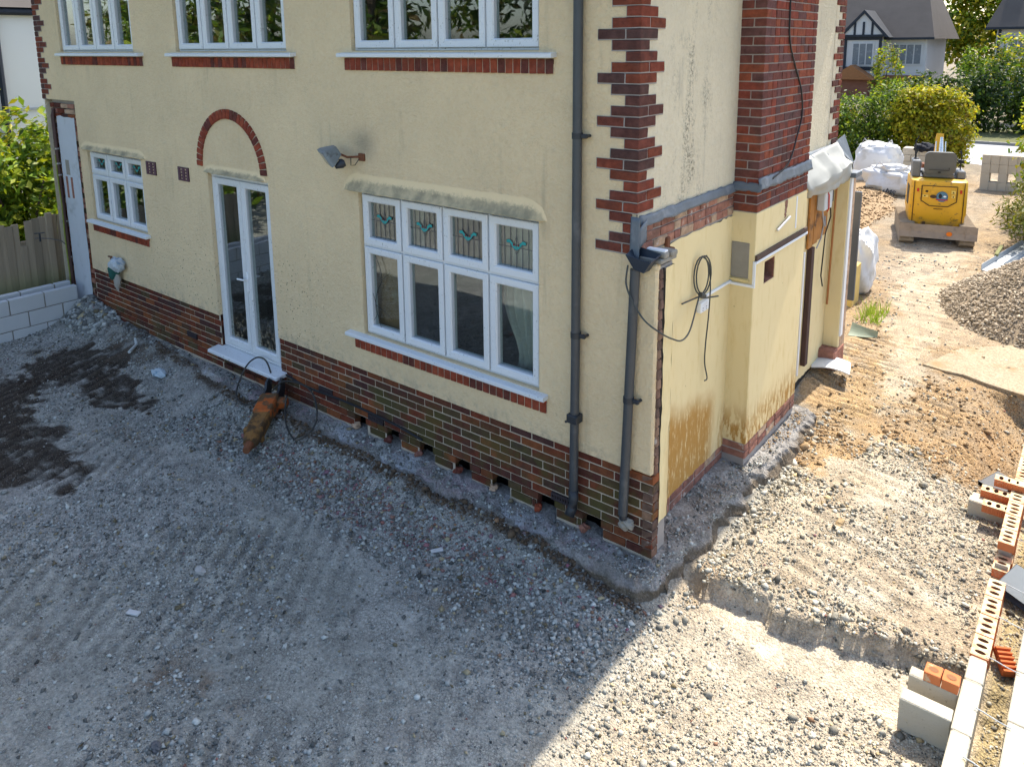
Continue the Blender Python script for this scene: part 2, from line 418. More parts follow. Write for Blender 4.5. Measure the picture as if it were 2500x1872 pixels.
gcol = t.mix(t.m('MULTIPLY', t.mr(t.vor(48, 'DISTANCE_TO_EDGE'), .10, .0), t.mr(t.noise(5, 4), .42, .6)), gcol, t.mix(.6, gcol, (.05, .045, .04)))  # dark gaps between grains: contact shade painted into the colour
h_ = t.m('ADD', t.m('MULTIPLY', gr1, .9), t.m('ADD', t.m('MULTIPLY', gr2, -.7), t.m('MULTIPLY', gr3, -.3)))
MAT_GROUND = t.fin(gcol, .95, t.bump(h_, 1.0, .016), spec=.15)
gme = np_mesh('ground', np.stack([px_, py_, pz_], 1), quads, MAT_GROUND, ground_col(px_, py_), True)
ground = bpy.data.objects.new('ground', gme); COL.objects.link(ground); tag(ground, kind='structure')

# loose stones: real, faceted pebbles, uncountable
_ph = (1 + 5**.5) / 2
ICO_V = np.array([(-1,_ph,0),(1,_ph,0),(-1,-_ph,0),(1,-_ph,0),(0,-1,_ph),(0,1,_ph),(0,-1,-_ph),(0,1,-_ph),(_ph,0,-1),(_ph,0,1),(-_ph,0,-1),(-_ph,0,1)]) / math.sqrt(1 + _ph**2)
ICO_F = np.array([(0,11,5),(0,5,1),(0,1,7),(0,7,10),(0,10,11),(1,5,9),(5,11,4),(11,10,2),(10,7,6),(7,1,8),(3,9,4),(3,4,2),(3,2,6),(3,6,8),(3,8,9),(4,9,5),(2,4,11),(6,2,10),(8,6,7),(9,8,1)])
OCT_V = np.array([(1,0,0),(-1,0,0),(0,1,0),(0,-1,0),(0,0,1),(0,0,-1)], float); OCT_F = np.array([(0,2,4),(2,1,4),(1,3,4),(3,0,4),(2,0,5),(1,2,5),(3,1,5),(0,3,5)])
def stones(P, Rr, Cc, seed, flat=.62, shard=False):
    rg = np.random.RandomState(seed); n = len(P); B_, Fb = (OCT_V, OCT_F) if shard else (ICO_V, ICO_F); m_ = len(B_)
    V = np.repeat(B_[None], n, 0) * (1 + rg.uniform(-.34, .34, (n, m_, 1))) + (rg.uniform(-.3, .3, (n, m_, 3)) if shard else 0)
    V[..., 0] *= rg.uniform(.8, 1.45, (n, 1)); V[..., 1] *= rg.uniform(.7, 1.15, (n, 1)); V[..., 2] *= rg.uniform(.45, .95, (n, 1)) * flat / .62
    a = rg.uniform(0, 2*math.pi, (n, 1)); ca, sa = np.cos(a), np.sin(a); tl = rg.normal(0, .35, (n, 1))
    z2 = V[..., 2] * np.cos(tl) + V[..., 0] * np.sin(tl); x2 = V[..., 0] * np.cos(tl) - V[..., 2] * np.sin(tl); V[..., 2] = z2; V[..., 0] = x2
    X = V[..., 0] * ca - V[..., 1] * sa; Y = V[..., 0] * sa + V[..., 1] * ca
    V = np.stack([X, Y, V[..., 2]], -1) * Rr[:, None, None] + P[:, None, :]
    Fa = (Fb[None] + m_ * np.arange(n)[:, None, None]).reshape(-1, 3)
    return V.reshape(-1, 3), Fa, np.repeat(Cc, m_, 0)
def scatter(n, x0, x1, y0, y1, dens, rmed, rsig, seed, rmax=.05, sink=.25):
    rg = np.random.RandomState(seed); x = rg.uniform(x0, x1, n); y = rg.uniform(y0, y1, n)
    k = rg.uniform(0, 1, n) < dens(x, y); x, y = x[k], y[k]
    r = np.minimum(rmed * np.exp(rg.normal(0, rsig, len(x))), rmax)
    return np.stack([x, y, hz(x, y) + r * .32], 1), r
def stone_cols(P, seed):
    rg = np.random.RandomState(seed); n = len(P); x, y = P[:, 0], P[:, 1]
    v = .09 + (.36 + .12 * sst(x, .1, .6)) * rg.uniform(0, 1, n) ** 1.05; k0 = rg.uniform(0, 1, n) < .025; v[k0] += .10  # stones on the sunlit side given a lighter colour
    c = np.stack([v * .97, v * 1.0, v * .93], 1)
    k = rg.uniform(0, 1, n)
    red = (np.exp(-((y + .62 - (x + 2.2) * .06) / .28)**2) * np.exp(-((x + 2.1) / 1.6)**2)) * .38 + .006
    m_ = k < red; c[m_] = np.stack([rg.uniform(.15, .27, m_.sum()), rg.uniform(.10, .16, m_.sum()), rg.uniform(.085, .14, m_.sum())], 1)
    m_ = (k > .94); c[m_] *= np.array([.95, .78, .52])
    m_ = (k > .88) & (k < .92); c[m_] *= .45
    wm = sst(x, .2, .6) * .7
    c = c * (1 - wm[:, None]) + c * np.array([1.20, 1.02, .80]) * wm[:, None]  # sunlight's warmth put into the stone colour on the sunlit side
    sm = np.maximum(softpip(x, y, SOIL_A, .15, 61), softpip(x, y, SOIL_B, .15, 62)); kk = (sm > .5) & (rg.uniform(0, 1, n) < .75)
    c[kk] = np.array([.075, .055, .04]) * rg.uniform(.7, 1.5, (kk.sum(), 1))
    om = np.maximum(softpip(x, y, ORANGE_L, .2, 64), softpip(x, y, ORANGE_R, .2, 65)); kk = (om > .4) & (rg.uniform(0, 1, n) < .72)
    c[kk] = np.array([.33, .22, .115]) * rg.uniform(.7, 1.35, (kk.sum(), 1))
    bd = np.exp(-((y - footing_edge(x) + .085) / .065)**2) * sst(.4 - x, 0, .2); kk = (bd > .45) & (rg.uniform(0, 1, n) < .8) & (x > -7)
    c[kk] = np.array([.10, .07, .045]) * rg.uniform(.6, 1.4, (kk.sum(), 1))
    return np.clip(c, .02, .8)
def clump(x, y, sc, seed, lo, hi): return sst(vnoise(x, y, sc, seed, 4, .6), lo, hi)
def in_house(x, y): return (x < .2) & (y > -.02) & (y < 4.9) & (x > -9.5)
def d_rear(x, y):
    d = .30 + .70 * clump(x, y, 1.1, 71, -.25, .45)
    d = np.maximum(d, np.exp(-((y + .55) / .42)**2) * .95 * sst(x, -6.5, -4))
    d = np.maximum(d, .85 * sst(-5.2 - x, 0, 1.5))
    d *= 1 - .90 * np.maximum(softpip(x, y, SOIL_A, .30, 61), softpip(x, y, SOIL_B, .30, 62))
    return np.where(in_house(x, y) | ((y > footing_edge(x) - .02) & (x > -6.3) & (x < .37)) | (x > .42), 0, d)
def d_right(x, y):
    d = .14 + .86 * clump(x, y, 1.2, 72, -.25, .35)
    d *= 1 - .95 * softpip(x, y, TRENCH, .10, 31)
    d *= 1 - .62 * sst(y, 2.7, 3.5)
    return np.where((x < .40) & (y > -.33) & (y < 3.2) | in_house(x, y) | ((x > 2.19) & (x < 2.33)) | (x > 2.45) | ((x < .42) & (y < 0)), 0, d)
def d_drive(x, y):
    d = .10 + .5 * clump(x, y, 1.2, 73, .0, .7); d *= 1 - .6 * softpip(x, y, PALE, .3, 66)
    return np.where(in_house(x, y) | (x < -.2) & (y < 5), 0, d)
fine, coarse = [], []
fine.append(scatter(85000, -9.3, .45, -4.1, 0, d_rear, .0054, .38, 1, .012))
fine.append(scatter(34000, -9.3, .45, -4.1, 0, lambda x, y: d_rear(x, y)**1.5, .0105, .40, 2, .026))
fine.append(scatter(46000, .36, 2.46, -2.9, 4.0, d_right, .0050, .42, 3, .014))
fine.append(scatter(7500, .36, 2.46, -2.9, 4.0, lambda x, y: d_right(x, y)**1.5, .0095, .40, 4, .026))
fine.append(scatter(15000, -.6, 2.6, 3.6, 13, d_drive, .0100, .45, 5, .035))
fine.append(scatter(2600, .30, 2.2, 1.6, 4.0, lambda x, y: sst(vnoise(x, y, 1.5, 75, 3), -.1, .5), .017, .30, 14, .032))
fine.append(scatter(6000, -5.2, .3, -1.1, -.2, lambda x, y: np.where(y > footing_edge(x) - .03, 0, .9), .0125, .40, 15, .03))
coarse.append(scatter(380, -9.3, .45, -4.1, 0, d_rear, .0150, .35, 12, .04))
coarse.append(scatter(330, .36, 2.46, -2.9, 4.0, d_right, .0175, .32, 13, .042))
coarse.append(scatter(700, -9.1, -8.2, -.45, .0, lambda x, y: np.ones_like(x) * .9, .022, .4, 6, .06))
fine.append(scatter(1500, .40, 2.2, .14, .60, lambda x, y: .8 * sst(y, .20 + .05*(x-.4), .34 + .05*(x-.4)), .0095, .5, 17, .035))
fine.append(scatter(1500, .9, 2.2, 2.7, 5.2, lambda x, y: np.ones_like(x) * .8, .0085, .55, 18, .035))
coarse.append(scatter(220, .40, .62, .3, 3.4, lambda x, y: np.ones_like(x) * .8, .016, .45, 7, .06))
# grit and rubble left on the footing ledge
rg = np.random.RandomState(404); n = 5200; u = rg.uniform(0, 1, n); x = np.where(u < .66, rg.uniform(-7.5, .3, n), rg.uniform(0, .36, n)); y = np.where(u < .66, rg.uniform(-.30, -.01, n), rg.uniform(-.25, 3.1, n))
k = (y > footing_edge(x) * .95) & ~((x < .2) & (y > -.01) & (y < .25)) & ~((x < .01) & (y > 0)) & ~((x < .23) & (y > 1.70)); x, y = x[k], y[k]
fine.append((np.stack([x, y, np.full(len(x), .455)], 1), np.minimum(.0075 * np.exp(rg.normal(0, .5, len(x))), .03)))
t = NT('gravel_stone'); sc_ = t.attr('tint')
MAT_STONE = t.fin(t.mix(.55, sc_, t.ramp(t.noise(90, 3), [(.2, (.3, .3, .3)), (.8, (.7, .7, .7))]), 'OVERLAY'), .9, spec=.2)
def joined(L_, shard, seed):
    P = np.concatenate([q[0] for q in L_]); r = np.concatenate([q[1] for q in L_]); return stones(P, r, stone_cols(P, seed), seed + 4, .62, shard)
V_, F_, C_ = joined(fine, True, 5); V2_, F2_, C2_ = joined(coarse, False, 6)
V_, F_, C_ = np.concatenate([V_, V2_]), np.concatenate([F_, F2_ + len(V_)]), np.concatenate([C_, C2_])
gravel = bpy.data.objects.new('gravel', np_mesh('gravel', V_, F_, MAT_STONE, C_)); COL.objects.link(gravel)
tag(gravel, 'loose grey and tan gravel strewn over the dug-up yard and drive', 'gravel', kind='stuff')

# old concrete footing that sticks out under the stripped walls
t = NT('old_concrete')
X, Y, Z = t.xyz()
n_ = t.noise(5, 6, .65); n2_ = t.noise(30, 4, .6)
c = t.mix(t.mr(n_, .38, .62), (.47, .445, .41), (.31, .285, .255))
rear_m = t.mr(Y, -.1, .1, 1.0, 0.0)
c = t.mix(t.m('MULTIPLY', rear_m, t.mr(t.noise(3.5, 5), .42, .62)), c, (.46, .385, .385))
c = t.mix(t.m('MULTIPLY', rear_m, t.mr(t.noise(2.3, 6, .65), .50, .62)), c, (.58, .59, .60))
c = t.mix(t.mr(t.m('ADD', Z, t.m('MULTIPLY', n_, .10)), .45, .40), c, (.22, .175, .125))
c = t.mix(.9, c, t.ramp(t.noise(48, 6, .75), [(.28, (.2, .2, .2)), (.75, (.8, .8, .8))]), 'OVERLAY')
c = t.mix(t.m('MULTIPLY', t.mr(t.vor(60), .3, .1), t.mr(t.vor(60, out='Color'), .55, .6)), c, t.mix(.6, c, (.5, .49, .46)))
MAT_FOOT = t.fin(c, .95, t.bump(t.m('ADD', n_, t.m('ADD', n2_, t.noise(80, 4, .7))), 1.0, .03), spec=.15)
pairs = []
for x in np.arange(-8.7, .12, .035): pairs.append(((x, .14), (x, footing_edge(np.array(x)) * 1.0)))
for k in range(13):
    a = math.pi / 2 * k / 12; pairs.append(((.1 + .0 * k, .14 - .0 * k), (.11 + .22 * math.sin(a), -.03 - .22 * math.cos(a))))
for y in np.arange(-.05, 3.25, .035): pairs.append(((-.05, max(y, .14)), (.33 + .07 * sst(np.array(y), 1.4, 1.8), y)))
mb = MB(); prof = [(0, .452), (.2, .452), (.4, .45), (.55, .447), (.7, .442), (.82, .435), (.9, .425), (.97, .405), (1.03, .37), (1.08, .31), (1.14, .23), (1.2, .10)]
V = []
for i, (a, b) in enumerate(pairs):
    for k, (f, z) in enumerate(prof):
        x = a[0] + (b[0]-a[0]) * f; y = a[1] + (b[1]-a[1]) * f
        q = np.array([x]), np.array([y])
        j1 = float(vnoise(q[0], q[1], 4.5, 81, 3)[0]); j2 = float(vnoise(q[0]+z*3, q[1]-z*2, 9, 82, 3)[0])
        ox, oy = (b[0]-a[0]), (b[1]-a[1]); ln = math.hypot(ox, oy) + 1e-6; e_ = (.06 * j1 + .022 * j2) * f
        h1 = float(vnoise(q[0]+z*2, q[1]+z*5, 17, 84, 3)[0]) * .020 * f; h2 = float(vnoise(q[0]-z*5, q[1]+z*2, 21, 85, 3)[0]) * .012
        V.append((x + ox/ln*(e_ + h1) + oy/ln*h2, y + oy/ln*(e_ + h1) - ox/ln*h2, z + (.010 * float(vnoise(q[0], q[1]+z*3, 18, 86, 3)[0]) if k >= 6 else 0) + (.010*j1 + .016*j2 + .008*float(vnoise(q[0]*1.0, q[1]+z, 26, 83, 2)[0])) * (1 if k < 8 else .3)))
m_ = len(prof)
mb.add(V, [(i*m_+k, i*m_+k+1, (i+1)*m_+k+1, (i+1)*m_+k) for i in range(len(pairs)-1) for k in range(m_-1)])
foot = mb.build('concrete_footing', MAT_FOOT, smooth=False); tag(foot, kind='structure')
# ------------------------------------------------------------------ house materials
def stucco(name, base, dark, streak=0.0, spatter=False):
    t = NT(name); X, Y, Z = t.xyz()
    big = t.noise(.9, 5, .6); fine = t.noise(75, 5, .7); mid = t.noise(16, 4, .6)
    c = t.mix(t.mr(big, .3, .7), tuple(q * .94 for q in base), tuple(min(1, q * 1.05) for q in base))
    c = t.mix(t.m('MULTIPLY', t.mr(mid, .5, .75), .22), c, dark)
    c = t.mix(t.m('MULTIPLY', t.mr(t.noise(140, 2), .62, .75), .18), c, tuple(q * .55 for q in base))
    if streak:
        sv = t.noise(1, 5, .65, t.vec((4.5, 4.5, 1.7))); sm = t.m('MULTIPLY', t.mr(sv, .45, .68), t.mr(t.noise(34, 6, .8), .45, .60))
        zone = t.band(Y, .5, 1.15, .35)
        c = t.mix(t.m('MULTIPLY', t.m('MULTIPLY', sm, zone), streak), c, (.13, .12, .085))
    if spatter:
        sx = t.band(X, -7.2, -3.5, .5); sz = t.band(Z, .6, 2.15, .35)
        d = t.mr(t.vor(17), .10, .17, 1.0, 0.0); k = t.mr(t.vor(17, out='Color'), .42, .5)
        d2 = t.mr(t.vor(44), .16, .26, 1.0, 0.0); k2 = t.mr(t.vor(44, out='Color'), .55, .6)
        d = t.m('MAXIMUM', t.m('MULTIPLY', d, k), t.m('MULTIPLY', d2, k2))
        c = t.mix(t.m('MULTIPLY', t.m('MULTIPLY', d, t.m('MULTIPLY', sx, sz)), .75), c, (.10, .075, .05))
        # sooty smudge above the floodlight, rust bleed and dirt along the foot of the render
        sm = t.m('MULTIPLY', t.band(X, -2.98, -2.72, .13), t.band(Z, 3.28, 3.50, .12))
        c = t.mix(t.m('MULTIPLY', sm, .5), c, (.13, .13, .12))
        c = t.mix(t.m('MULTIPLY', t.mr(Z, 1.32, 1.15), t.mr(t.noise(9, 6, .7), .45, .7)), c, (.50, .42, .29))
        # hairline cracks
        cr = t.mr(t.m('ABSOLUTE', t.m('SUBTRACT', t.noise(1.3, 7, .75, dist=.6), .5)), .0, .0035, 1.0, 0.0)
        c = t.mix(t.m('MULTIPLY', t.m('MULTIPLY', cr, t.mr(t.noise(.6, 2), .52, .62)), .35), c, (.25, .21, .14))
    rs_ = t.m('MULTIPLY', t.mr(t.noise(1, 5, .65, t.vec((7, 7, .55))), .54, .74), t.mr(t.noise(1.4, 3), .40, .62))
    c = t.mix(t.m('MULTIPLY', rs_, .34 if spatter else .5), c, tuple(q * .52 for q in dark))
    h = t.m('ADD', t.m('MULTIPLY', fine, .5), t.m('ADD', t.m('MULTIPLY', t.noise(34, 3, .5, dist=.8), .7), t.m('MULTIPLY', mid, .5)))
    c = t.mix(.30, c, t.ramp(t.noise(30, 4, .6, dist=.6), [(.3, (.38, .38, .38)), (.7, (.60, .60, .60))]), 'OVERLAY')  # mottled tone painted in to read as shaded pits
    return t.fin(c, .9, t.bump(h, 1.0, .022), spec=.15)
M_STUCCO = stucco('rear_render', (.77, .610, .380), (.58, .49, .34), spatter=True)
M_STUCCO_S = stucco('side_render', (.72, .64, .47), (.48, .45, .36), streak=1.0)
t = NT('algae_render'); X, Y, Z = t.xyz()
gy_ = t.mr(Y, -.0105, -.034); al = t.m('MULTIPLY', t.mr(t.m('ADD', t.m('MULTIPLY', t.noise(30, 6, .78), .55), t.m('MULTIPLY', gy_, .34)), .30, .54), t.mr(gy_, .0, .22))
c = t.mix(t.m('MULTIPLY', al, t.mr(t.noise(7, 4, .6), .3, .7, .35, .85)), t.mix(t.noise(.9, 5, .6), (.74, .585, .355), (.81, .65, .395)), (.185, .175, .125))
M_HOOD = t.fin(c, .92, t.bump(t.noise(45, 4, .6), .5, .01), spec=.15)
def brickmat(name, tones, moss=None, white=0.0):
    t = NT(name); X, Y, Z = t.xyz(); n = len(tones)
    c = t.ramp(t.orand(), [(i / n, q) for i, q in enumerate(tones)], 'CONSTANT')
    c = t.mix(.75, c, t.ramp(t.noise(14, 5, .65), [(.25, (.25, .25, .25)), (.75, (.75, .75, .75))]), 'OVERLAY')
    c = t.mix(t.m('MULTIPLY', t.mr(t.noise(3.2, 4), .5, .7), .5), c, (.055, .045, .042))
    if moss:
        mk = t.m('MULTIPLY', t.mr(t.noise(2.6, 5, .65), .42, .6), t.m('MULTIPLY', t.band(X, -3.2, .3, .5), t.mr(Z, 1.12, .9)))
        c = t.mix(t.m('MULTIPLY', mk, .75), c, (.085, .078, .028))
        mk2 = t.m('MULTIPLY', t.mr(t.noise(3.4, 5, .65), .45, .6), t.m('MULTIPLY', t.band(X, -8.6, -5.4, .4), t.mr(Z, .95, .7)))
        c = t.mix(t.m('MULTIPLY', mk2, .7), c, (.115, .085, .042))
    if white:
        c = t.mix(t.m('MULTIPLY', t.mr(t.noise(9, 5, .7), .58, .68), white), c, (.50, .45, .40))
    return t.fin(c, .93, t.bump(t.m('ADD', t.noise(85, 4, .65), t.noise(28, 4, .7)), .8, .010), spec=.1)
M_PLINTH = brickmat('plinth_brick', [(.135,.038,.024),(.095,.036,.028),(.175,.048,.026),(.090,.062,.034),(.075,.036,.032),(.165,.058,.028),(.22,.075,.032),(.115,.045,.028)], moss=True)
M_QUOIN = brickmat('quoin_brick', [(.200,.054,.034),(.155,.050,.036),(.110,.048,.040),(.185,.054,.032),(.095,.050,.044)])
M_SOLDIER = brickmat('sill_brick', [(.27,.062,.034),(.23,.055,.034),(.30,.075,.040),(.13,.045,.036),(.25,.062,.036)])
M_CHIM = brickmat('chimney_brick', [(.225,.058,.038),(.175,.060,.046),(.135,.064,.058),(.25,.072,.040),(.155,.056,.044)])
M_OLD = brickmat('bare_brick', [(.36,.175,.12),(.30,.14,.10),(.26,.12,.09),(.44,.30,.20),(.33,.155,.11)], white=.9)
M_MORTAR = simple('mortar_pale', (.47, .40, .31), .95, .15, 20, .4, 120, spec=.1)
M_MORTAR_D = simple('mortar_grey', (.33, .295, .265), .95, .2, 15, .4, 120, spec=.1)
t = NT('yellow_plaster'); X, Y, Z = t.xyz()
c = t.mix(t.noise(2.2, 4), (.72, .58, .305), (.78, .64, .36))
c = t.mix(t.m('MULTIPLY', t.mr(t.noise(1, 5, .65, t.vec((13, 13, 3.5))), .5, .75), .4), c, (.58, .42, .16))
stn = t.noise(1, 6, .72, t.vec((22, 22, 6)))
zt = t.m('ADD', t.mr(Y, .15, 1.55, 1.32, 1.05, False), t.m('MULTIPLY', t.noise(3, 3), .25))
mud = t.m('MULTIPLY', t.mr(t.m('SUBTRACT', Z, zt), -.14, .12, 1.0, 0.0), t.mr(stn, .30, .50))
mud = t.m('MULTIPLY', mud, t.band(Y, .26, 1.45, .12))
mud2 = t.m('MULTIPLY', t.m('MULTIPLY', t.mr(Z, 1.10, .75), t.mr(stn, .42, .56)), t.band(Y, 1.6, 3.2, .1))
c = t.mix(t.m('MULTIPLY', t.m('MAXIMUM', mud, mud2), .92), c, (.40, .195, .032))
c = t.mix(t.m('MULTIPLY', t.mr(t.vor(5), .02, .05, 1, 0), .6), c, (.30, .22, .1))
M_YELLOW = t.fin(c, .75, t.bump(t.noise(30, 4), .12, .006), spec=.25)
t = NT('white_upvc'); X, Y, Z = t.xyz()
c = t.mix(t.m('MULTIPLY', t.mr(t.noise(1, 6, .75, t.vec((60, 60, 34))), .58, .66), t.mr(t.noise(4, 4), .40, .58)), (.66, .685, .70), (.18, .19, .15))
M_UPVC = t.fin(c, .32, spec=.5)
def glass(name, splat=False):
    t = NT(name); t.t.nodes.remove(t.p)
    tr = t.n('ShaderNodeBsdfTransparent'); tr.inputs[0].default_value = (.80, .86, .84, 1)
    gl = t.n('ShaderNodeBsdfGlossy'); gl.inputs['Roughness'].default_value = .015; gl.inputs[0].default_value = (.95, .97, 1, 1)
    lw_ = t.n('ShaderNodeLayerWeight'); lw_.inputs[0].default_value = .5; t.l(t.bump(t.noise(1.7, 2), .06, .02), gl.inputs['Normal'])
    frs = t.m('ADD', t.m('MULTIPLY', t.m('POWER', lw_.outputs['Facing'], 3.0), .75), .085)
    mx = t.n('ShaderNodeMixShader'); t.l(t.m('MINIMUM', frs, 1.0), mx.inputs[0]); t.l(tr.outputs[0], mx.inputs[1]); t.l(gl.outputs[0], mx.inputs[2])
    last = mx.outputs[0]
    if splat:
        X, Y, Z = t.xyz(); df = t.n('ShaderNodeBsdfDiffuse'); df.inputs[0].default_value = (.46, .37, .26, 1)
        a = t.m('MULTIPLY', t.mr(t.vor(40), .10, .16, 1, 0), t.mr(t.vor(40, out='Color'), t.mr(Z, .9, 2.4, .30, .75, False), .8))
        b = t.m('MULTIPLY', t.mr(t.noise(20, 5, .7), .45, .62), t.mr(Z, 1.35, .85))
        m2 = t.n('ShaderNodeMixShader'); t.l(t.m('MULTIPLY', t.m('MAXIMUM', a, t.m('MULTIPLY', b, .5)), .75), m2.inputs[0]); t.l(last, m2.inputs[1]); t.l(df.outputs[0], m2.inputs[2]); last = m2.outputs[0]
    t.l(last, t.out.inputs['Surface']); return t.mat
M_GLASS = glass('window_glass'); M_GLASS_D = glass('spattered_glass', True)
M_LEADED = simple('came_lead', (.10, .10, .11), .5, bump=0); M_TEAL = simple('teal_glass', (.02, .30, .29), .25, .05, bump=0); M_RED = simple('dark_red_glass', (.14, .018, .03), .25, bump=0)
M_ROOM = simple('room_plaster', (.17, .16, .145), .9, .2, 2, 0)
M_LEAD = simple('lead_flashing', (.125, .145, .165), .55, .3, 7, .35, 22, spec=.4, dirt=(.22, .235, .25), dsc=5)
M_PIPE = simple('grey_plastic_pipe', (.052, .058, .064), .42, .22, 6, .05, 40, spec=.45, dirt=(.085, .092, .098), dsc=5)
M_PIPE_D = simple('dark_plastic', (.026, .030, .036), .45, .2, 6, .05, 40, spec=.4)
M_BLACK = simple('black_cable', (.016, .016, .017), .5, .1, bump=0); M_WHITE = simple('white_plastic', (.76, .78, .80), .4, .06, bump=0, spec=.4)
M_ROOF = simple('roof_tile', (.10, .055, .04), .9, .3, 3, .5, 8)
M_WOOD_D = simple('dark_batten', (.085, .055, .042), .85, .35, 14, .4, 50)
M_CEMENT = simple('cement_patch', (.27, .25, .21), .95, .2, 12, .4, 60)
M_VOID_SHADE = simple('dark_void', (.03, .026, .022), .95, bump=0)  # near-black colour stands in for shade inside holes and cavities

# ------------------------------------------------------------------ the house
XL = -9.93; ZE = 5.85; YF = 4.75; ZP = 1.148
house = empty('house', (0, 0, 0), 0, 'cream rendered two-storey house with brick plinth, brick quoins and brick chimney breast', 'house')
RY = -.012                                                        # face of the rear render
OPEN = [(-2.955, -.847, 1.535, 2.935), (-5.575, -4.395, .74, 2.865), (-8.665, -7.135, 1.905, 2.885),
        (-9.16, -7.05, 4.235, 5.42), (-6.03, -3.935, 4.235, 5.42), (-2.956, -.843, 4.235, 5.42)]
def wall_cells(mb, x0, x1, z0, z1, opens, y, skip=None, step=1.2):
    xs = sorted({x0, x1, *[q for o in opens for q in o[:2] if x0 < q < x1]}); zs = sorted({z0, z1, *[q for o in opens for q in o[2:] if z0 < q < z1]})
    for a, b in zip(xs, xs[1:]):
        for c, d in zip(zs, zs[1:]):
            mx_, mz_ = (a+b)/2, (c+d)/2
            if any(o[0] < mx_ < o[1] and o[2] < mz_ < o[3] for o in opens): continue
            mb.quad((a, y, c), (b, y, c), (b, y, d), (a, y, d))
mb = MB()
wall_cells(mb, XL, 0, ZP - .004, ZE, OPEN + [(XL - 1, -8.90, 0, 3.56)], RY)
for a_, b_ in ((-8.9, -5.575), (-4.395, 0)): mb.quad((a_, RY, ZP-.004), (b_, RY, ZP-.004), (b_, .03, ZP-.004), (a_, .03, ZP-.004))
for o in OPEN:
    a, b, c, d = o; c2 = max(c, ZP) if c < 1 else c
    mb.quad((a, RY, c2), (a, .12, c2), (a, .12, d), (a, RY, d)); mb.quad((b, RY, c2), (b, .12, c2), (b, .12, d), (b, RY, d))
    mb.quad((a, RY, d), (b, RY, d), (b, .12, d), (a, .12, d))
    if c > 1: mb.quad((a, RY, c), (b, RY, c), (b, .12, c), (a, .12, c))
mb.quad((-8.90, RY, ZP), (-8.90, .05, ZP), (-8.90, .05, 3.56), (-8.90, RY, 3.56))
mb.quad((XL, RY, 3.56), (-8.9, RY, 3.56), (-8.9, .05, 3.56), (XL, .05, 3.56))
mb.build('rear_wall', M_STUCCO, house)
# stub of the demolished extension wall on the corner
mb = MB()
mb.cbox((-.01, RY-.002, ZP+.004), (.172, .05, 2.765), .012)
mb.build('wall_stub', M_STUCCO, house)
# side walls, front, left
mb = MB(); mb.quad((0, 0, 3.0), (0, YF, 3.0), (0, YF, ZE), (0, 0, ZE)); mb.build('side_wall', M_STUCCO_S, house)
mb = MB()
mb.quad((XL, YF, .1), (0, YF, .1), (0, YF, ZE), (XL, YF, ZE)); mb.quad((XL, 0, .1), (XL, YF, .1), (XL, YF, ZE), (XL, 0, ZE))
mb.build('outer_wall', M_STUCCO_S, house)
mb = MB()   # carcass behind the bare bricks, gives the walls their thickness
mb.quad((XL, .10, .62), (-5.6, .10, .62), (-5.6, .10, ZP+.01), (XL, .10, ZP+.01))
mb.quad((-.02, .02, .1), (-.02, YF, .1), (-.02, YF, 3.05), (-.02, .02, 3.05))
mb.quad((XL, .30, .1), (0, .30, .1), (0, .30, .75), (XL, .30, .75))
mb.build('wall_core', M_VOID_SHADE, house)  # near-black, so the wall holes open onto painted shade
# roof
ov = .40; ovx = .62; zr = 8.1
mb = MB(); e = [(XL-.4, -ov, ZE), (ovx, -ov, ZE), (ovx, YF+ov, ZE), (XL-.4, YF+ov, ZE)]; ra, rb = (XL+2.2, YF/2, zr), (-2.2, YF/2, zr)
mb.add(e + [ra, rb], [(0, 1, 5, 4), (1, 2, 5), (2, 3, 4, 5), (3, 0, 4)]); roof = mb.build('roof', M_ROOF, house)
mb = MB(); mb.quad(*[(x, y, ZE - .002) for x, y, z in e]); mb.build('soffit', M_UPVC, house)
mb = MB()
for a, b in zip(e, e[1:] + e[:1]): mb.box((min(a[0], b[0])-.012, min(a[1], b[1])-.012, ZE-.16), (max(a[0], b[0])+.012, max(a[1], b[1])+.012, ZE+.02))
mb.build('fascia', M_UPVC, house)

# plinth
mb = MB()
HOLES = [-3.1, -2.62, -2.17, -1.713, -1.276, -.791, -.347]; hq = [-4.395] + [q for h_ in HOLES for q in (h_ - .10, h_ + .10)] + [.18]
for a, b in zip(hq[::2], hq[1::2]): mb.quad((a, .012, .44), (b, .012, .44), (b, .012, .618), (a, .012, .618))
for (a, b) in ((-8.90, -5.575), (-4.395, .18)): mb.quad((a, .007, .622), (b, .007, .622), (b, .007, ZP-.006), (a, .007, ZP-.006))
mb.quad((-5.575, .007, .5), (-4.395, .007, .5), (-4.395, .007, .735), (-5.575, .007, .735))
mb.quad((-8.90, .007, .40), (-4.395, .007, .40), (-4.395, .007, .60), (-8.90, .007, .60))
plinth = mb.build('plinth', M_MORTAR, house)
HOLES = [-3.1, -2.62, -2.17, -1.713, -1.276, -.791, -.347]
def course(name, parent, mat_, a, b, z, off, y, dep=.10, pitch=.225, h=.065, skip=None):
    k = math.floor((a - off) / pitch)
    while True:
        p0 = off + k * pitch; k += 1
        lo = max(p0 + .005, a); hi = min(p0 + pitch - .005, b)
        if p0 > b: break
        if hi - lo < .03: continue
        if skip and skip((lo + hi) / 2, lo, hi): continue
        yy = y + rnd.uniform(-.003, .003)
        block(name, parent, ((lo+hi)/2, yy + dep/2, z), (round(hi-lo, 3), dep, h), mat_, .004, .0012, .006)
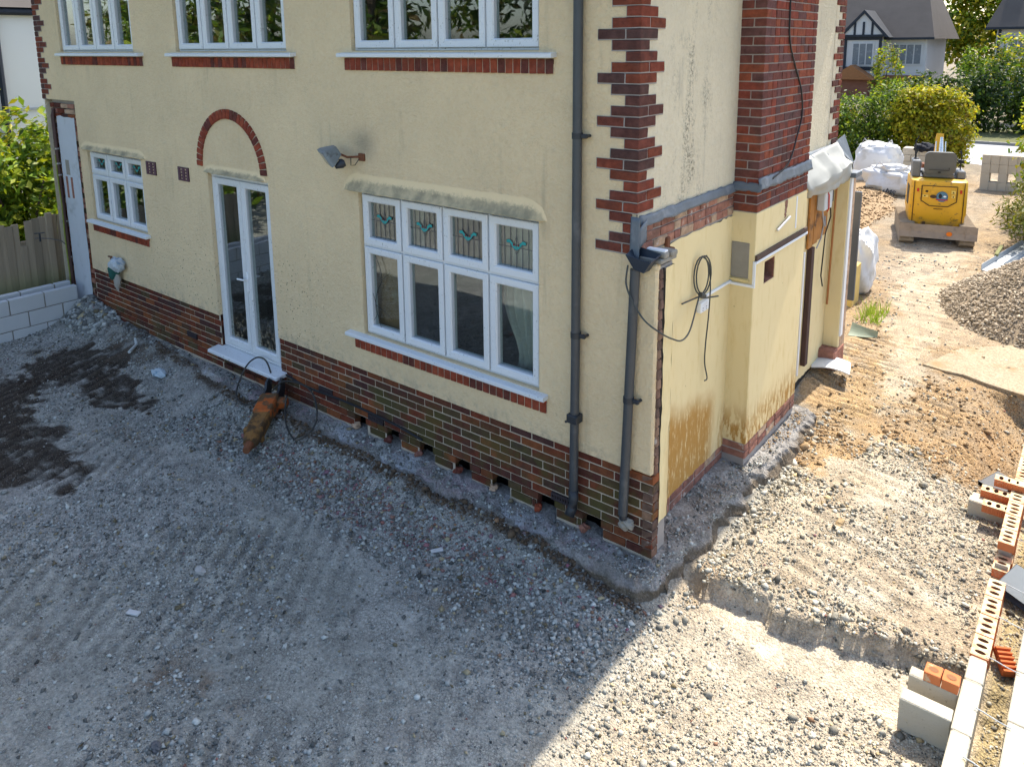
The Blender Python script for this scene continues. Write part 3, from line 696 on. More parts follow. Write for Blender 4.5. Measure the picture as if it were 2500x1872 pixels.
for k in range(9):
    z = ZP - .0375 - .075 * k
    sk = (lambda m_, lo, hi: any(abs(m_ - h_) < .115 for h_ in HOLES)) if k >= 8 else ((lambda m_, lo, hi: any(abs(m_ - h_) < .10 for h_ in HOLES[1:])) if k == 7 else None)
    air = (lambda m_, lo, hi: False)
    if k < 7: segs = [(-4.395, .182)]
    else:
        hw = .105 if k == 8 else .085; xs_ = [-4.395] + [q for h_ in HOLES for q in (h_ - hw, h_ + hw)] + [.182]; segs = list(zip(xs_[::2], xs_[1::2]))
    for sa, sb in segs: course('plinth_brick', plinth, M_PLINTH, sa, sb, z, -3.1876 + (.1125 if k % 2 else 0), 0)
    course('plinth_brick', plinth, M_PLINTH, -8.885, -5.58, z, -7.63 + (.1125 if k % 2 else 0), 0)
for k in (6, 7, 8):
    course('plinth_brick', plinth, M_PLINTH, -5.57, -4.40, ZP - .0375 - .075 * k, -7.63 + (.1125 if k % 2 else 0), .0)
# half-buried broken brick ends and air bricks along the foot
for i, hx in enumerate(HOLES):
    for s_ in (-1,):
        rumple((hx - .10 + rnd.uniform(-.02, .02), .025, .475), (rnd.uniform(.03, .05), .05, rnd.uniform(.03, .05)), 50+i, 5, .5).build('broken_brick', M_SOLDIER if i % 2 else M_OLD, plinth)
M_AIRB = simple('air_brick', (.045, .035, .038), .8, .2, 20, .3)
def air_brick(x, z, y, w_, h, nx2, nz2, mat_, par, name='air_brick'):
    mb = MB(); mb.box((x-w_/2, y+.03, z-h/2), (x+w_/2, y+.045, z+h/2), 1)
    bw = w_ / (nx2 * 3 + 1) * 1.2; bh = h / (nz2 * 2 + 1)
    for i in range(nx2 + 1):
        xc = x - w_/2 + bw/2 + i * (w_ - bw) / nx2; mb.box((xc-bw/2, y-.012, z-h/2), (xc+bw/2, y+.034, z+h/2))
    for j in range(nz2 + 1):
        zc = z - h/2 + bh/2 + j * (h - bh) / nz2; mb.box((x-w_/2, y-.009, zc-bh/2), (x+w_/2, y+.032, zc+bh/2))
    return mb.build(name, [mat_, M_VOID_SHADE], par)
for (x, z) in ((-3.62, .735), (-2.85, .66), (-.62, .66), (-6.25, .735)): air_brick(x, z, -.004, .215, .065, 8, 1, M_AIRB, plinth)
M_VENT = simple('terracotta_vent', (.12, .062, .075), .8, .2, 20, .3)
for x in (-6.865, -6.09): air_brick(x, 2.80, RY-.004, .235, .165, 2, 4, M_VENT, house, 'wall_vent')

# quoins of the rear right corner
quoin = MB()
quoin.quad((-.33, .004, 2.80), (.004, .004, 2.80), (.004, .004, ZE-.02), (-.33, .004, ZE-.02))
quoins = quoin.build('quoins', M_MORTAR_D, house)
ZQ = 4.5307; S_, H_ = .215, .1025
def qb(x0, x1, y0, y1, ztop, par=None, mat_=None):
    block('quoin_brick', par or quoins, ((x0+x1)/2, (y0+y1)/2, ztop - .0375), (round(x1-x0, 4), round(y1-y0, 4), .0655), mat_ or M_QUOIN, .005, .0018, .004)
E0 = .014                                                          # how far the quoins stand proud
for r in range(-16, 23):
    zt = ZQ - .075 * r; ph = r % 4; cut = r >= 19
    if zt > ZE - .05: continue
    if ph in (0, 2):
        x1 = -.035 if cut else E0
        qb(-H_, x1, -E0-.01, .06 if cut else S_, zt)
        if ph == 2: qb(-H_ - .01 - S_, -H_ - .01, -E0-.01, .05, zt)
    else:
        qb(-S_, -.035 if cut else E0, -E0-.01, .06 if cut else H_, zt)
        if ph == 1 and not cut: qb(-.05, E0, H_ + .01, H_ + .01 + S_, zt)
mb = MB()   # mortar between the quoins on both faces
for r in range(-16, 23):
    zt = ZQ - .075 * r
    if zt > ZE - .05: continue
    xl = {0: -.106, 1: -.219, 2: -.331, 3: -.219}[r % 4]; mb.box((xl, -.019, zt-.080), (.0075 if r < 19 else -.036, .01, zt-.002))
    yl = {0: .219, 1: .331, 2: .219, 3: .106}[r % 4]
    if r < 19: mb.box((-.01, .0, zt-.080), (.0085, yl, zt-.002))
mb.build('mortar_joint', M_MORTAR_D, quoins)
# left rear corner
ql = MB(); ql.quad((XL, .0, 3.56), (XL+.33, .0, 3.56), (XL+.33, .0, 5.8), (XL, .0, 5.8)); quoin_l = ql.build('quoins', M_MORTAR_D, house)
for r in range(-16, 13):
    zt = ZQ - .075 * r; ph = r % 4
    if zt > ZE - .05: continue
    if ph in (0, 2):
        qb(XL-E0, XL+H_, -E0-.01, .2, zt, quoin_l)
        if ph == 2: qb(XL+H_+.01, XL+H_+.01+S_, -E0-.01, .05, zt, quoin_l)
    else: qb(XL-E0, XL+S_, -E0-.01, .1, zt, quoin_l)
mb = MB()
for r in range(-16, 13):
    zt = ZQ - .075 * r
    if zt > ZE - .05: continue
    mb.box((XL-.006, -.019, zt-.08), (XL + {0: .106, 1: .219, 2: .331, 3: .219}[r % 4], .01, zt-.002))
mb.build('mortar_joint', M_MORTAR_D, quoin_l)
# front corner of the side wall
qf = MB(); qf.quad((.003, YF-.33, 3.1), (.003, YF, 3.1), (.003, YF, 5.8), (.003, YF-.33, 5.8)); quoin_f = qf.build('quoins', M_STUCCO_S, house)
for r in range(-16, 19):
    zt = ZQ - .075 * r; ph = r % 4
    if zt > ZE - .05: continue
    if ph in (0, 2): qb(-.1, E0, YF-S_, YF+E0, zt, quoin_f)
    else:
        qb(-.2, E0, YF-H_, YF+E0, zt, quoin_f)
        if ph == 1: qb(-.05, E0, YF-H_-.01-S_, YF-H_-.01, zt, quoin_f)

# chimney breast
CX, CY0, CY1 = .216, 1.722, 3.068
mb = MB(); mb.box((0, CY0+.006, 2.82), (CX-.008, CY1-.006, 9.4)); chim = mb.build('chimney', M_MORTAR_D, house)
def chim_rows(z0, n, stuff=None):
    for k in range(n):
        zt = z0 + .075 * (k + 1); zc = zt - .0375
        L_ = []
        if k % 2: L_ += [(0, .1045, CY0, CY0+S_), (.1145, CX, CY0, CY0+S_)]; ys = CY0 + S_ + .01
        else: L_ += [(0, CX, CY0, CY0+H_)]; ys = CY0 + H_ + .01
        while ys < CY1 - .02:
            ye = min(ys + S_, CY1)
            if CY1 - ye < .04: ye = CY1
            if rnd.random() < .35 and ye - ys > .2:
                L_ += [(.11, CX, ys, ys+.1025), (.11, CX, ys+.1125, ye)]
            else: L_ += [(.11, CX, ys, ye)]
            ys = ye + .01
        for x0, x1, y0, y1 in L_:
            j = rnd.uniform(-.002, .002)
            if stuff is not None: stuff.cbox((x0, y0-.001, zc-.0325), (x1+j, y1, zc+.0325), .004)
            else: block('chimney_brick', chim, ((x0+x1)/2+j, (y0+y1)/2, zc), (round(x1-x0, 4), round(y1-y0, 3), .065), M_CHIM, .004, .0015, .004)
chim_rows(2.83, 27)
upper = MB(); chim_rows(2.83 + .075*27, 60, upper); uo = upper.build('upper_brickwork', M_CHIM, chim); uo['kind'] = 'stuff'
# flashing: side wall, round the chimney breast, and the loose lead at the corner
mb = MB()
def wavy(fn, nu, nv): mb.grid(fn, nu, nv)
mb.grid(lambda u, v: (.012 + .022 * (1 - v) + .006 * jn(u*1.8, v), .02 + u * 1.70, 3.005 + .075 * v + .008 * jn(u*3, 2+v)), 40, 4)
mb.grid(lambda u, v: (-.01 + u * (CX+.05), CY0 - .012 - .03 * (1-v) - .006 * jn(u*2, v+4), 3.02 + .07 * v + .01 * jn(u*2, v+9)), 10, 4)
mb.grid(lambda u, v: (CX + .014 + .024 * (1-v) + .006 * jn(u*3, v+1), CY0 - .03 + u * (CY1-CY0+.06), 3.035 + .10 * v + .012 * jn(u*4, v)), 30, 4)
mb.grid(lambda u, v: (.012 + .05*(1-v), CY1 + u * (YF - CY1), 3.03 + .09 * v), 16, 3)
mb.grid(lambda u, v: (-.033 + u * .075, -.03 - .012 * (1-v), 2.775 + .31 * v), 4, 8)
mb.grid(lambda u, v: (.042, -.03 + u * .10, 2.86 + .15 * v + .05*u), 4, 4)
fl = mb.build('lead_flashing', M_LEAD, house, smooth=True)
sol = fl.modifiers.new('thickness', 'SOLIDIFY'); sol.thickness = .004
# bare brick band under the flashing
mb = MB(); mb.quad((-.004, .0, 2.78), (-.004, CY0, 2.78), (-.004, CY0, 3.02), (-.004, .0, 3.02)); bandp = mb.build('bare_brick_band', M_MORTAR_D, house)
for k in range(3):
    zc = 2.985 - .075 * k; ys = .02 + (.11 if k % 2 else 0)
    while ys < CY0 - .03:
        ye = min(ys + (S_ if rnd.random() < .65 else H_), CY0 - .005)
        block('bare_brick', bandp, (-.04, (ys+ye)/2, zc), (.09 + rnd.uniform(0, .006), round(ye-ys, 3), .065), M_OLD, .005, .003, .008); ys = ye + .01
block('bare_brick', bandp, (-.035, .06, 2.94), (.085, .10, .14), M_CHIM, .012, .006, .02)
# old internal plaster
mb = MB()
def ypl(a, b, ztop, zb=.60): mb.grid(lambda u, v: (.003 + .004 * jn(u*2, v), a + u*(b-a), zb + .012*jn(u*5, 3.3)*(1-v) + v*(ztop + .012*jn(u*4, 8.1) - zb)), 30, 8)
ypl(.10, CY0 + .01, 2.785); mb.build('yellow_plaster', M_YELLOW, house, smooth=True); mb = MB()
ypl(CY1 - .01, YF, 2.95, .45); mb.build('recess_plaster', M_YELLOW, house, smooth=True)
mb = MB(); mb.cbox((-.01, CY0 - .004, .66), (CX + .004, CY1 + .003, 2.828), .006); bo = mb.build('breast_plaster', M_YELLOW, house)
mb = MB(); mb.box((CX - .11, 1.965, 2.13), (CX + .05, 2.235, 2.34)); cut = mb.build('cutter', M_VOID_SHADE)
bm_ = bo.modifiers.new('hole', 'BOOLEAN'); bm_.operation = 'DIFFERENCE'; bm_.object = cut; bm_.solver = 'EXACT'
bpy.context.view_layer.update(); me_ = bpy.data.meshes.new_from_object(bo.evaluated_get(bpy.context.evaluated_depsgraph_get()))
bo.modifiers.clear(); bo.data = me_; bpy.data.objects.remove(cut)
# bricks left bare below the plaster
mb = MB(); mb.box((-.06, .2, .45), (-.002, CY0, .62)); mb.box((-.02, CY0-.001, .45), (CX-.008, CY1, .665)); pb = mb.build('bare_brick_foot', M_MORTAR_D, house)
for k in range(2):
    ys = .22
    while ys < CY0 - .02:
        ye = min(ys + S_, CY0); block('bare_brick', pb, (-.042, (ys+ye)/2, .565 - .075*k), (.09, round(ye-ys, 3), .065), M_OLD, .006, .003, .01); ys = ye + .01
    block('bare_brick', pb, (CX/2, CY0+.04, .625 - .075*k), (CX+.004, .09, .065), M_OLD, .006, .003, .006)
    ys = CY0 + .1
    while ys < CY1 - .02:
        ye = min(ys + S_, CY1); block('bare_brick', pb, (CX-.04, (ys+ye)/2, .625 - .075*k), (.09, round(ye-ys, 3), .065), M_OLD, .006, .003, .006); ys = ye + .01
# ragged end of the stub: bricks, dark cavity, plaster edge
M_STUBB = brickmat('stub_brick', [(.20,.115,.08),(.16,.10,.075),(.24,.15,.10),(.13,.085,.065)], white=.7)
mb = MB(); mb.box((.0, .03, .47), (.165, .235, 2.74)); stub = mb.build('stub_end', M_MORTAR_D, house)
for k in range(31):
    z = .51 + .075 * k
    if z > 2.74: break
    L_ = .105 if k % 2 else .085
    block('stub_brick', stub, (.14 + rnd.uniform(-.006, .006), .048 if z > 1.13 else .04, z), (.09, .055 if z > 1.13 else .08, .068), M_STUBB, .006, .004, .012)
mb = MB(); mb.box((.14, .080, .9), (.176, .098, 2.72)); mb.build('cavity_strip', M_VOID_SHADE, stub)  # solid near-black strip stands in for the shaded cavity gap
mb = MB(); mb.grid(lambda u, v: (.182 + .006*jn(v*4, u), .100 + u * (.135 + .012*jn(v*3, 5)), .72 + v * 2.0), 3, 30); mb.grid(lambda u, v: (.182 - .2*u, .238, .72 + v*2.0), 2, 2); mb.build('plaster_edge', M_YELLOW, stub)
mb = MB()
mb.cbox((.02, .0, 2.765), (.20, .235, 2.80), .008); mb.cbox((.05, .03, 2.80), (.21, .10, 2.845), .012); mb.cbox((.09, .12, 2.80), (.22, .21, 2.84), .012)
mb.build('stub_cap', M_CEMENT, stub)
mb = MB(); mb.cbox((.06, .035, 2.846), (.205, .085, 2.862), .004); mb.build('cap_board', M_WHITE, stub)
# front return wall at the far end
mb = MB(); mb.cbox((-.02, 4.755, .60), (.185, 4.83, 2.72), .008); fin = mb.build('front_return', M_YELLOW, house)
mb = MB(); mb.cbox((.0, 4.80, .45), (.19, 5.02, 2.70), .01); mb.build('cut_brickwork', M_OLD, fin)
mb = MB(); mb.box((.186, 4.765, .75), (.205, 4.85, 2.74)); mb.build('white_trim', M_WHITE, fin)
mb = MB(); mb.cbox((-.02, 4.60, .35), (.2, 5.0, .60), .02); mb.build('footing_brick', M_OLD, fin)
# ------------------------------------------------------------------ windows and door
def ring(mb, x0, x1, z0, z1, w_, yb, yf, mi=0, slope=.012):
    L0 = [(x0, z0), (x1, z0), (x1, z1), (x0, z1)]
    def inset(d): return [(x0+d, z0+d), (x1-d, z0+d), (x1-d, z1-d), (x0+d, z1-d)]
    loops = [[(x, yb, z) for x, z in L0], [(x, yf+.004, z) for x, z in inset(.001)], [(x, yf, z) for x, z in inset(.006)], [(x, yf+.001, z) for x, z in inset(w_-slope)], [(x, yf+.014, z) for x, z in inset(w_)], [(x, yb+.01, z) for x, z in inset(w_+.0005)]]
    V = [p for lp in loops for p in lp]; Fs = []
    for i in range(len(loops)-1):
        for k in range(4): Fs.append((i*4+k, i*4+(k+1) % 4, (i+1)*4+(k+1) % 4, (i+1)*4+k))
    mb.add(V, Fs, mi)

def motif(par, x0, x1, z0, z1, y):
    mb = MB(); xc, zc = (x0+x1)/2, z0 + (z1-z0)*.52; W = x1-x0
    for k in range(1, 6):
        x = x0 + W*k/6; mb.box((x-.0022, y-.003, z0), (x+.0022, y, z1))
    mb.box((x0, y-.0031, zc-.012), (x1, y, zc-.008))
    for s_ in (-1, 1):   # teal wings, dark outline, red buds
        P = [(0, -.030), (.35, -.012), (.62, .018), (1.0, .020), (1.0, .040), (.66, .046), (.34, .022), (.0, .0)]
        V = [(xc + s_*W*.27*u, y-.0065, zc + v*1.15) for u, v in P]; mb.add(V, [tuple(range(8))], 1)
        mb.tube([(xc + s_*W*.27*u, y-.006, zc + v*1.15) for u, v in P + P[:1]], .0022, 5)
        mb.tube([(xc, y-.004, zc-.07), (xc + s_*W*.07, y-.004, zc-.02), (xc + s_*W*.06, y-.004, zc+.03), (xc, y-.004, zc+.085)], .002, 5)
        cx = xc + s_*W*.065; mb.add([(cx + .011*math.cos(a*math.pi/4), y-.0075, zc+.012 + .011*math.sin(a*math.pi/4)) for a in range(8)], [tuple(range(8))], 2)
    return mb.build('leaded_motif', [M_LEADED, M_TEAL, M_RED], par)

def window(x0, x1, z0, z1, cols, trans=None, y=.03, lead=True):
    mb = MB(); fw = .022
    ring(mb, x0+.001, x1-.001, z0+.001, z1-.001, fw, y+.07, y)
    xs = [x0 + fw + (x1-x0-2*fw)*k/cols for k in range(cols+1)]
    for x in xs[1:-1]: mb.box((x-.008, y+.004, z0+fw), (x+.008, y+.06, z1-fw))
    if trans: mb.box((x0+fw, y+.0045, trans-.010), (x1-fw, y+.061, trans+.010))
    wn = mb.build('window', M_UPVC, house)
    rows = [(z0+fw, trans-.010, False), (trans+.010, z1-fw, True)] if trans else [(z0+fw, z1-fw, False)]
    for za, zb, top in rows:
        for a, b in zip(xs, xs[1:]):
            a2, b2 = a + (.008 if a > xs[0] else 0), b - (.008 if b < xs[-1] else 0)
            mb = MB(); ring(mb, a2+.002, b2-.002, za+.002, zb-.002, .068, y+.05, y-.016); mb.build('sash', M_UPVC, wn)
            mb = MB(); mb.box((a2+.066, y+.030, za+.066), (b2-.066, y+.034, zb-.066)); mb.build('pane', M_GLASS, wn)
            if top and lead: motif(wn, a2+.07, b2-.07, za+.07, zb-.07, y+.0295)
    return wn

def sill(x0, x1, z, par, dep=.085):
    mb = MB(); mb.prism([(.07, z+.022), (-dep+.012, z+.012), (-dep, z+.006), (-dep, z-.022), (-dep+.008, z-.026), (.07, z-.012)], 'x', x0, x1)
    return mb.build('sill', M_UPVC, par, bevel=.003)
M_SMORT = M_MORTAR
def soldiers(x0, x1, ztop, h=.108):
    mb = MB(); mb.box((x0+.004, -.020, ztop-h+.004), (x1-.004, .05, ztop)); s_ = mb.build('brick_sill', M_SMORT, house)
    n = round((x1-x0)/.075); p = (x1-x0)/n
    for i in range(n):
        block('sill_brick', s_, (x0 + p*(i+.5), .012, ztop-h/2), (round(p-.010, 4), .08, h), M_SOLDIER, .004, .0015, .008)
def hood(x0, x1, z, up=.26, out=.085):
    mb = MB(); n = 48; prof = [(0.0, 1.0), (.04, .8), (.12, .6), (.27, .42), (.5, .25), (.8, .12), (1.0, .05), (1.03, .015), (1.0, 0.0), (.5, -.02), (0, -.02)]
    V = []
    for i in range(n+1):
        u = i/n; x = x0 + (x1-x0)*u; d = min(u, 1-u)*(x1-x0); e_ = min(1, max(0, d/.16))**.5
        for (o_, hh) in prof:
            V.append((x, RY + .002 - out*o_*e_*(1+.10*jn(u*3, hh)), z + up*hh*(.35+.65*e_) + .006*jn(u*4, 2)))
    k = len(prof); mb.add(V, [(i*k+j, i*k+j+1, (i+1)*k+j+1, (i+1)*k+j) for i in range(n) for j in range(k-1)])
    return mb.build('drip_hood', M_HOOD, house, smooth=True)

wD = window(*OPEN[0], 4, 2.42); sill(-3.165, -.757, 1.513, wD); soldiers(-3.09, -.765, 1.475); hood(-3.16, -.765, 2.945, .20, .052)
wE = window(*OPEN[2], 3, 2.56); sill(-8.76, -7.06, 1.885, wE); soldiers(-8.70, -7.10, 1.85); hood(-8.85, -6.99, 2.90, .14, .040)
for o in OPEN[3:]:
    wn = window(*o, 4, 5.05, lead=False)
    dx = {-9.16: (-9.19, -6.80), -6.03: (-6.168, -3.78), -2.956: (-3.09, -.685)}[o[0]]
    sill(dx[0], dx[1], 4.205, wn); soldiers(dx[0]+.04, dx[1]-.02, 4.172)
# french door
ax, bx_, zb_, zt_ = OPEN[1]
mb = MB(); ring(mb, ax+.001, bx_-.001, zb_+.03, zt_, .045, .12, .035); door = mb.build('french_door', M_UPVC, house)
mid = (ax+bx_)/2
for a, b in ((ax+.046, mid-.003), (mid+.003, bx_-.046)):
    mb = MB(); ring(mb, a, b, zb_+.078, zt_-.046, .078, .085, .022); mb.build('door_leaf', M_UPVC, door)
    mb = MB(); mb.box((a+.076, .062, zb_+.154), (b-.076, .066, zt_-.122)); mb.build('pane', M_GLASS_D, door)
mb = MB(); mb.cbox((mid+.018, .006, 1.55), (mid+.048, .024, 1.78), .005); mb.tube([(mid+.033, .015, 1.70), (mid+.033, -.035, 1.70), (mid-.09, -.04, 1.695)], .011, 8); mb.build('handle', M_WHITE, door, smooth=True)
mb = MB(); mb.prism([(.10, zb_+.03), (-.13, zb_+.004), (-.145, zb_-.004), (-.145, zb_-.034), (.1, zb_-.02)], 'x', ax-.09, bx_+.10); mb.build('threshold', M_UPVC, door, bevel=.004)
hood(-5.66, -4.43, 2.875, .12, .038)
# arch
mb = MB(); n = 28
arc = [(-5.078 + .677*math.cos(a), 2.935 + .677*math.sin(a)) for a in [math.pi*k/n for k in range(n+1)]]; arc2 = [(-5.078 + .577*math.cos(a), 2.935 + .577*math.sin(a)) for a in [math.pi*k/n for k in range(n+1)]]
for k in range(n):
    (x0, z0), (x1, z1), (x2, z2), (x3, z3) = arc[k], arc[k+1], arc2[k+1], arc2[k]
    mb.quad((x0, -.021, z0), (x1, -.021, z1), (x2, -.021, z2), (x3, -.021, z3))
arch = mb.build('brick_arch', M_SMORT, house)
for k in range(n):
    a = math.pi*(k+.5)/n; o = block('arch_brick', arch, (-5.078 + .627*math.cos(a), .012, 2.935 + .627*math.sin(a)), (.105, .085, .061), M_SOLDIER, .004, .0015); o.rotation_euler = (0, -a, 0)
# rooms behind the glass
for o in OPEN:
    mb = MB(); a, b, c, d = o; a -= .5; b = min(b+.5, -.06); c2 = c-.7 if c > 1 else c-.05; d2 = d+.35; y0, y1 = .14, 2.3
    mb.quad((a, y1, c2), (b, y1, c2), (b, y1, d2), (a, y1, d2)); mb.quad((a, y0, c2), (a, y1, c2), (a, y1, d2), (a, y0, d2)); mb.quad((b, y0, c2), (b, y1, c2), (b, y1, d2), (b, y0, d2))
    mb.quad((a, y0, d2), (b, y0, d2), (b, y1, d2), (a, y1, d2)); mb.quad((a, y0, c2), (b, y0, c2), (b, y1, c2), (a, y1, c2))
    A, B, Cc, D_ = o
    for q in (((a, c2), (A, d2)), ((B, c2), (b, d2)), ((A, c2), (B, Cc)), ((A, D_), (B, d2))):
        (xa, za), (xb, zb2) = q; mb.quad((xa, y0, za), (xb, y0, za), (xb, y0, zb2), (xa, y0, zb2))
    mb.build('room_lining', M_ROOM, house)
mb = MB(); yc_ = .0285
mb.tube(hose([(-2.80, yc_, 2.34), (-2.74, yc_, 2.22), (-2.72, yc_, 2.10), (-2.79, yc_, 1.98), (-2.82, yc_, 1.82), (-2.77, yc_, 1.68), (-2.75, yc_, 1.61)]), .0028, 5)
mb.tube(hose([(-2.82, yc_, 1.84), (-2.70, yc_, 1.80), (-2.60, yc_, 1.74)]), .002, 5); mb.tube(hose([(-2.85, yc_, 1.95), (-2.80, yc_, 1.78), (-2.85, yc_, 1.68)]), .002, 5); mb.tube(hose([(-2.72, yc_, 2.10), (-2.60, yc_, 2.20)]), .0018, 5)
mb.build('glass_crack', M_BLACK, wD)
# things seen through the glass
M_CURT = simple('curtain_cloth', (.60, .57, .50), .9, .08, 6, .1, 60)
def curtain(x0, x1, z0, z1, y, folds, label, tie=.5):
    mb = MB()
    def fn(u, v):
        pinch = 1 - tie * math.exp(-((v-.12)/.2)**2); x = x1 - (x1-x0)*(1-u)*pinch
        return (x, y + .028*math.sin(u*folds*2*math.pi + 1.3*v) + .01*jn(u*3, v*2), z0 + (z1-z0)*v)
    mb.grid(fn, folds*8, 14); o = mb.build('curtain', M_CURT, smooth=True); s_ = o.modifiers.new('t', 'SOLIDIFY'); s_.thickness = .003; return tag(o, label, 'curtain')
curtain(-1.42, -1.06, 1.48, 2.86, .24, 4, 'pale pleated curtain drawn aside behind the right pane of the large lower window')
curtain(-2.62, -2.36, 2.3, 2.86, .26, 3, 'short grey white curtain strip behind second top pane of the large lower window', 0)
curtain(-5.02, -4.48, .80, 2.2, .34, 4, 'pale sheet hanging behind the right leaf of the french door', .45)
mb = MB(); mb.cbox((-3.05, .15, 1.50), (-2.60, .165, 2.30), .003)
M_PLY = simple('plywood', (.42, .235, .115), .8, .3, 5, .1, 40, dirt=(.50, .36, .22), dsc=3)
tag(mb.build('plywood_board', M_PLY), 'orange brown plywood board behind the cracked left pane of the large lower window', 'board')

# ------------------------------------------------------------------ drainpipes
def pipe_clip(par, x, y, z, r, right=True, mat_=None):
    mb = MB(); mb.tube([(x, y, z-.022), (x, y, z+.022)], r+.006, 14); s_ = 1 if right else -1
    mb.cbox((x, y-.012, z-.016) if right else (x-.085, y-.012, z-.016), (x+.085, y+.012, z+.016) if right else (x, y+.012, z+.016), .004)
    mb.tube([(x+s_*.075, y-.02, z), (x+s_*.075, -.012, z)], .012, 8)
    return mb.build('bracket', mat_ or M_PIPE_D, par, smooth=True)
PY = -.062
dp = empty('drainpipe', (-.465, PY, .62), 0, 'tall grey drainpipe running the full height of the rear wall', 'drainpipe')
mb = MB(); r = .0355
mb.tube([(-.465, PY, 5.7), (-.468, PY, 2.0)], r, 16); mb.tube([(-.468, PY, 2.06), (-.478, PY, .72)], r-.001, 16); mb.build('pipe', M_PIPE, dp, smooth=True)
for z in (3.63, 2.12): pipe_clip(dp, -.466, PY, z, r)
mb = MB(); mb.cbox((-.522, PY-.045, 1.405), (-.424, PY+.045, 1.475), .006); mb.tube([(-.523, PY-.03, 1.41), (-.535, PY-.03, 1.40)], .01, 8); mb.build('joint_clamp', M_PIPE_D, dp)
mb = MB(); mb.tube([(-.478, PY, .83), (-.478, PY, .74), (-.48, PY-.012, .68), (-.484, PY-.05, .625)], [r+.004, r+.004, r+.004, r+.006], 16, caps=False); o_ = mb.build('shoe', M_PIPE_D, dp, smooth=True)
s_ = o_.modifiers.new('t', 'SOLIDIFY'); s_.thickness = .004
dp2 = empty('drainpipe', (-.03, PY, .72), 0, 'shorter grey drainpipe under the lead hopper at the house corner', 'drainpipe')
mb = MB(); mb.tube([(.028, PY, 2.72), (-.030, PY-.004, .80)], r, 16); mb.build('pipe', M_PIPE, dp2, smooth=True)
pipe_clip(dp2, -.003, PY, 1.73, r)
mb = MB(); mb.tube([(-.03, PY, .84), (-.03, PY, .76)], r-.006, 14); mb.build('gully_end', M_PIPE_D, dp2); rumple((.0, -.05, .725), (.06, .045, .045), 61, 7, .4).build('mud_clod', M_CEMENT, dp2)
mb = MB()   # hopper: open box folded from lead
hx0, hx1, hy0, hy1 = -.012, .165, -.125, .015
T0 = [(hx0, hy0, 2.835), (hx1, hy0+.02, 2.80), (hx1+.02, hy1, 2.84), (hx0, hy1, 2.87)]; B0 = [(hx0+.05, hy0+.03, 2.735), (hx1-.06, hy0+.04, 2.715), (hx1-.05, hy1-.01, 2.72), (hx0+.05, hy1-.01, 2.74)]
mb.add(T0 + B0, [(0, 1, 5, 4), (1, 2, 6, 5), (2, 3, 7, 6), (3, 0, 4, 7), (4, 5, 6, 7)])
M_HOP = simple('hopper_lead', (.022, .032, .050), .45, .3, 8, .2, 30, spec=.4)
o_ = mb.build('hopper', M_HOP, dp2); s_ = o_.modifiers.new('t', 'SOLIDIFY'); s_.thickness = .006

# ------------------------------------------------------------------ floodlight
fl_ = empty('floodlight', (-2.86, RY, 3.27), 0, 'weathered grey floodlight with a motion sensor on the rear wall', 'floodlight')
M_ALU = simple('weathered_aluminium', (.20, .24, .27), .5, .3, 14, .2, 50, metal=.35, dirt=(.10, .11, .12), dsc=14); M_RUST = simple('rusty_steel', (.16, .062, .030), .85, .4, 20, .3, 70)
T = Matrix.Translation((-3.09, -.20, 3.30)) @ Matrix.Rotation(R(-28), 4, 'Z') @ Matrix.Rotation(R(32), 4, 'X')
mb = MB(); f0 = [(-.125, -.07, -.085), (.125, -.07, -.085), (.125, -.07, .085), (-.125, -.07, .085)]; f1 = [(-.125, -.04, -.085), (.125, -.04, -.085), (.125, -.04, .085), (-.125, -.04, .085)]; f2 = [(-.065, .075, -.045), (.065, .075, -.045), (.065, .075, .045), (-.065, .075, .045)]
V = [tuple(T @ Vector(p)) for p in f0 + f1 + f2]; mb.add(V, [(0, 1, 2, 3), (0, 4, 5, 1), (1, 5, 6, 2), (2, 6, 7, 3), (3, 7, 4, 0), (4, 8, 9, 5), (5, 9, 10, 6), (6, 10, 11, 7), (7, 11, 8, 4), (8, 11, 10, 9)]); mb.build('lamp_housing', M_ALU, fl_, bevel=.006)
mb = MB(); mb.box((-.105, -.0735, -.068), (.105, -.0705, .068), T=T); mb.build('lens', simple('lamp_lens', (.30, .31, .28), .2, bump=0, spec=.6), fl_)
mb = MB(); mb.tube([(-3.03, -.14, 3.30), (-2.98, -.10, 3.27), (-2.87, RY, 3.275)], .011, 8); mb.cbox((-2.91, RY-.02, 3.235), (-2.83, RY, 3.305), .005); mb.build('arm', M_RUST, fl_)
mb = MB(); mb.tube([(-3.0, -.16, 3.255), (-2.99, -.17, 3.225)], .02, 10); mb.tube([(-3.02, -.215, 3.19), (-2.985, -.165, 3.215), (-2.965, -.14, 3.225)], [.02, .042, .03], 12); mb.build('motion_sensor', M_PIPE_D, fl_, smooth=True)
mb = MB(); mb.tube([(-2.93, -.10, 3.27), (-2.92, -.11, 3.20), (-2.90, -.08, 3.20), (-2.89, -.04, 3.25)], .004, 6); mb.build('lead', M_BLACK, fl_)

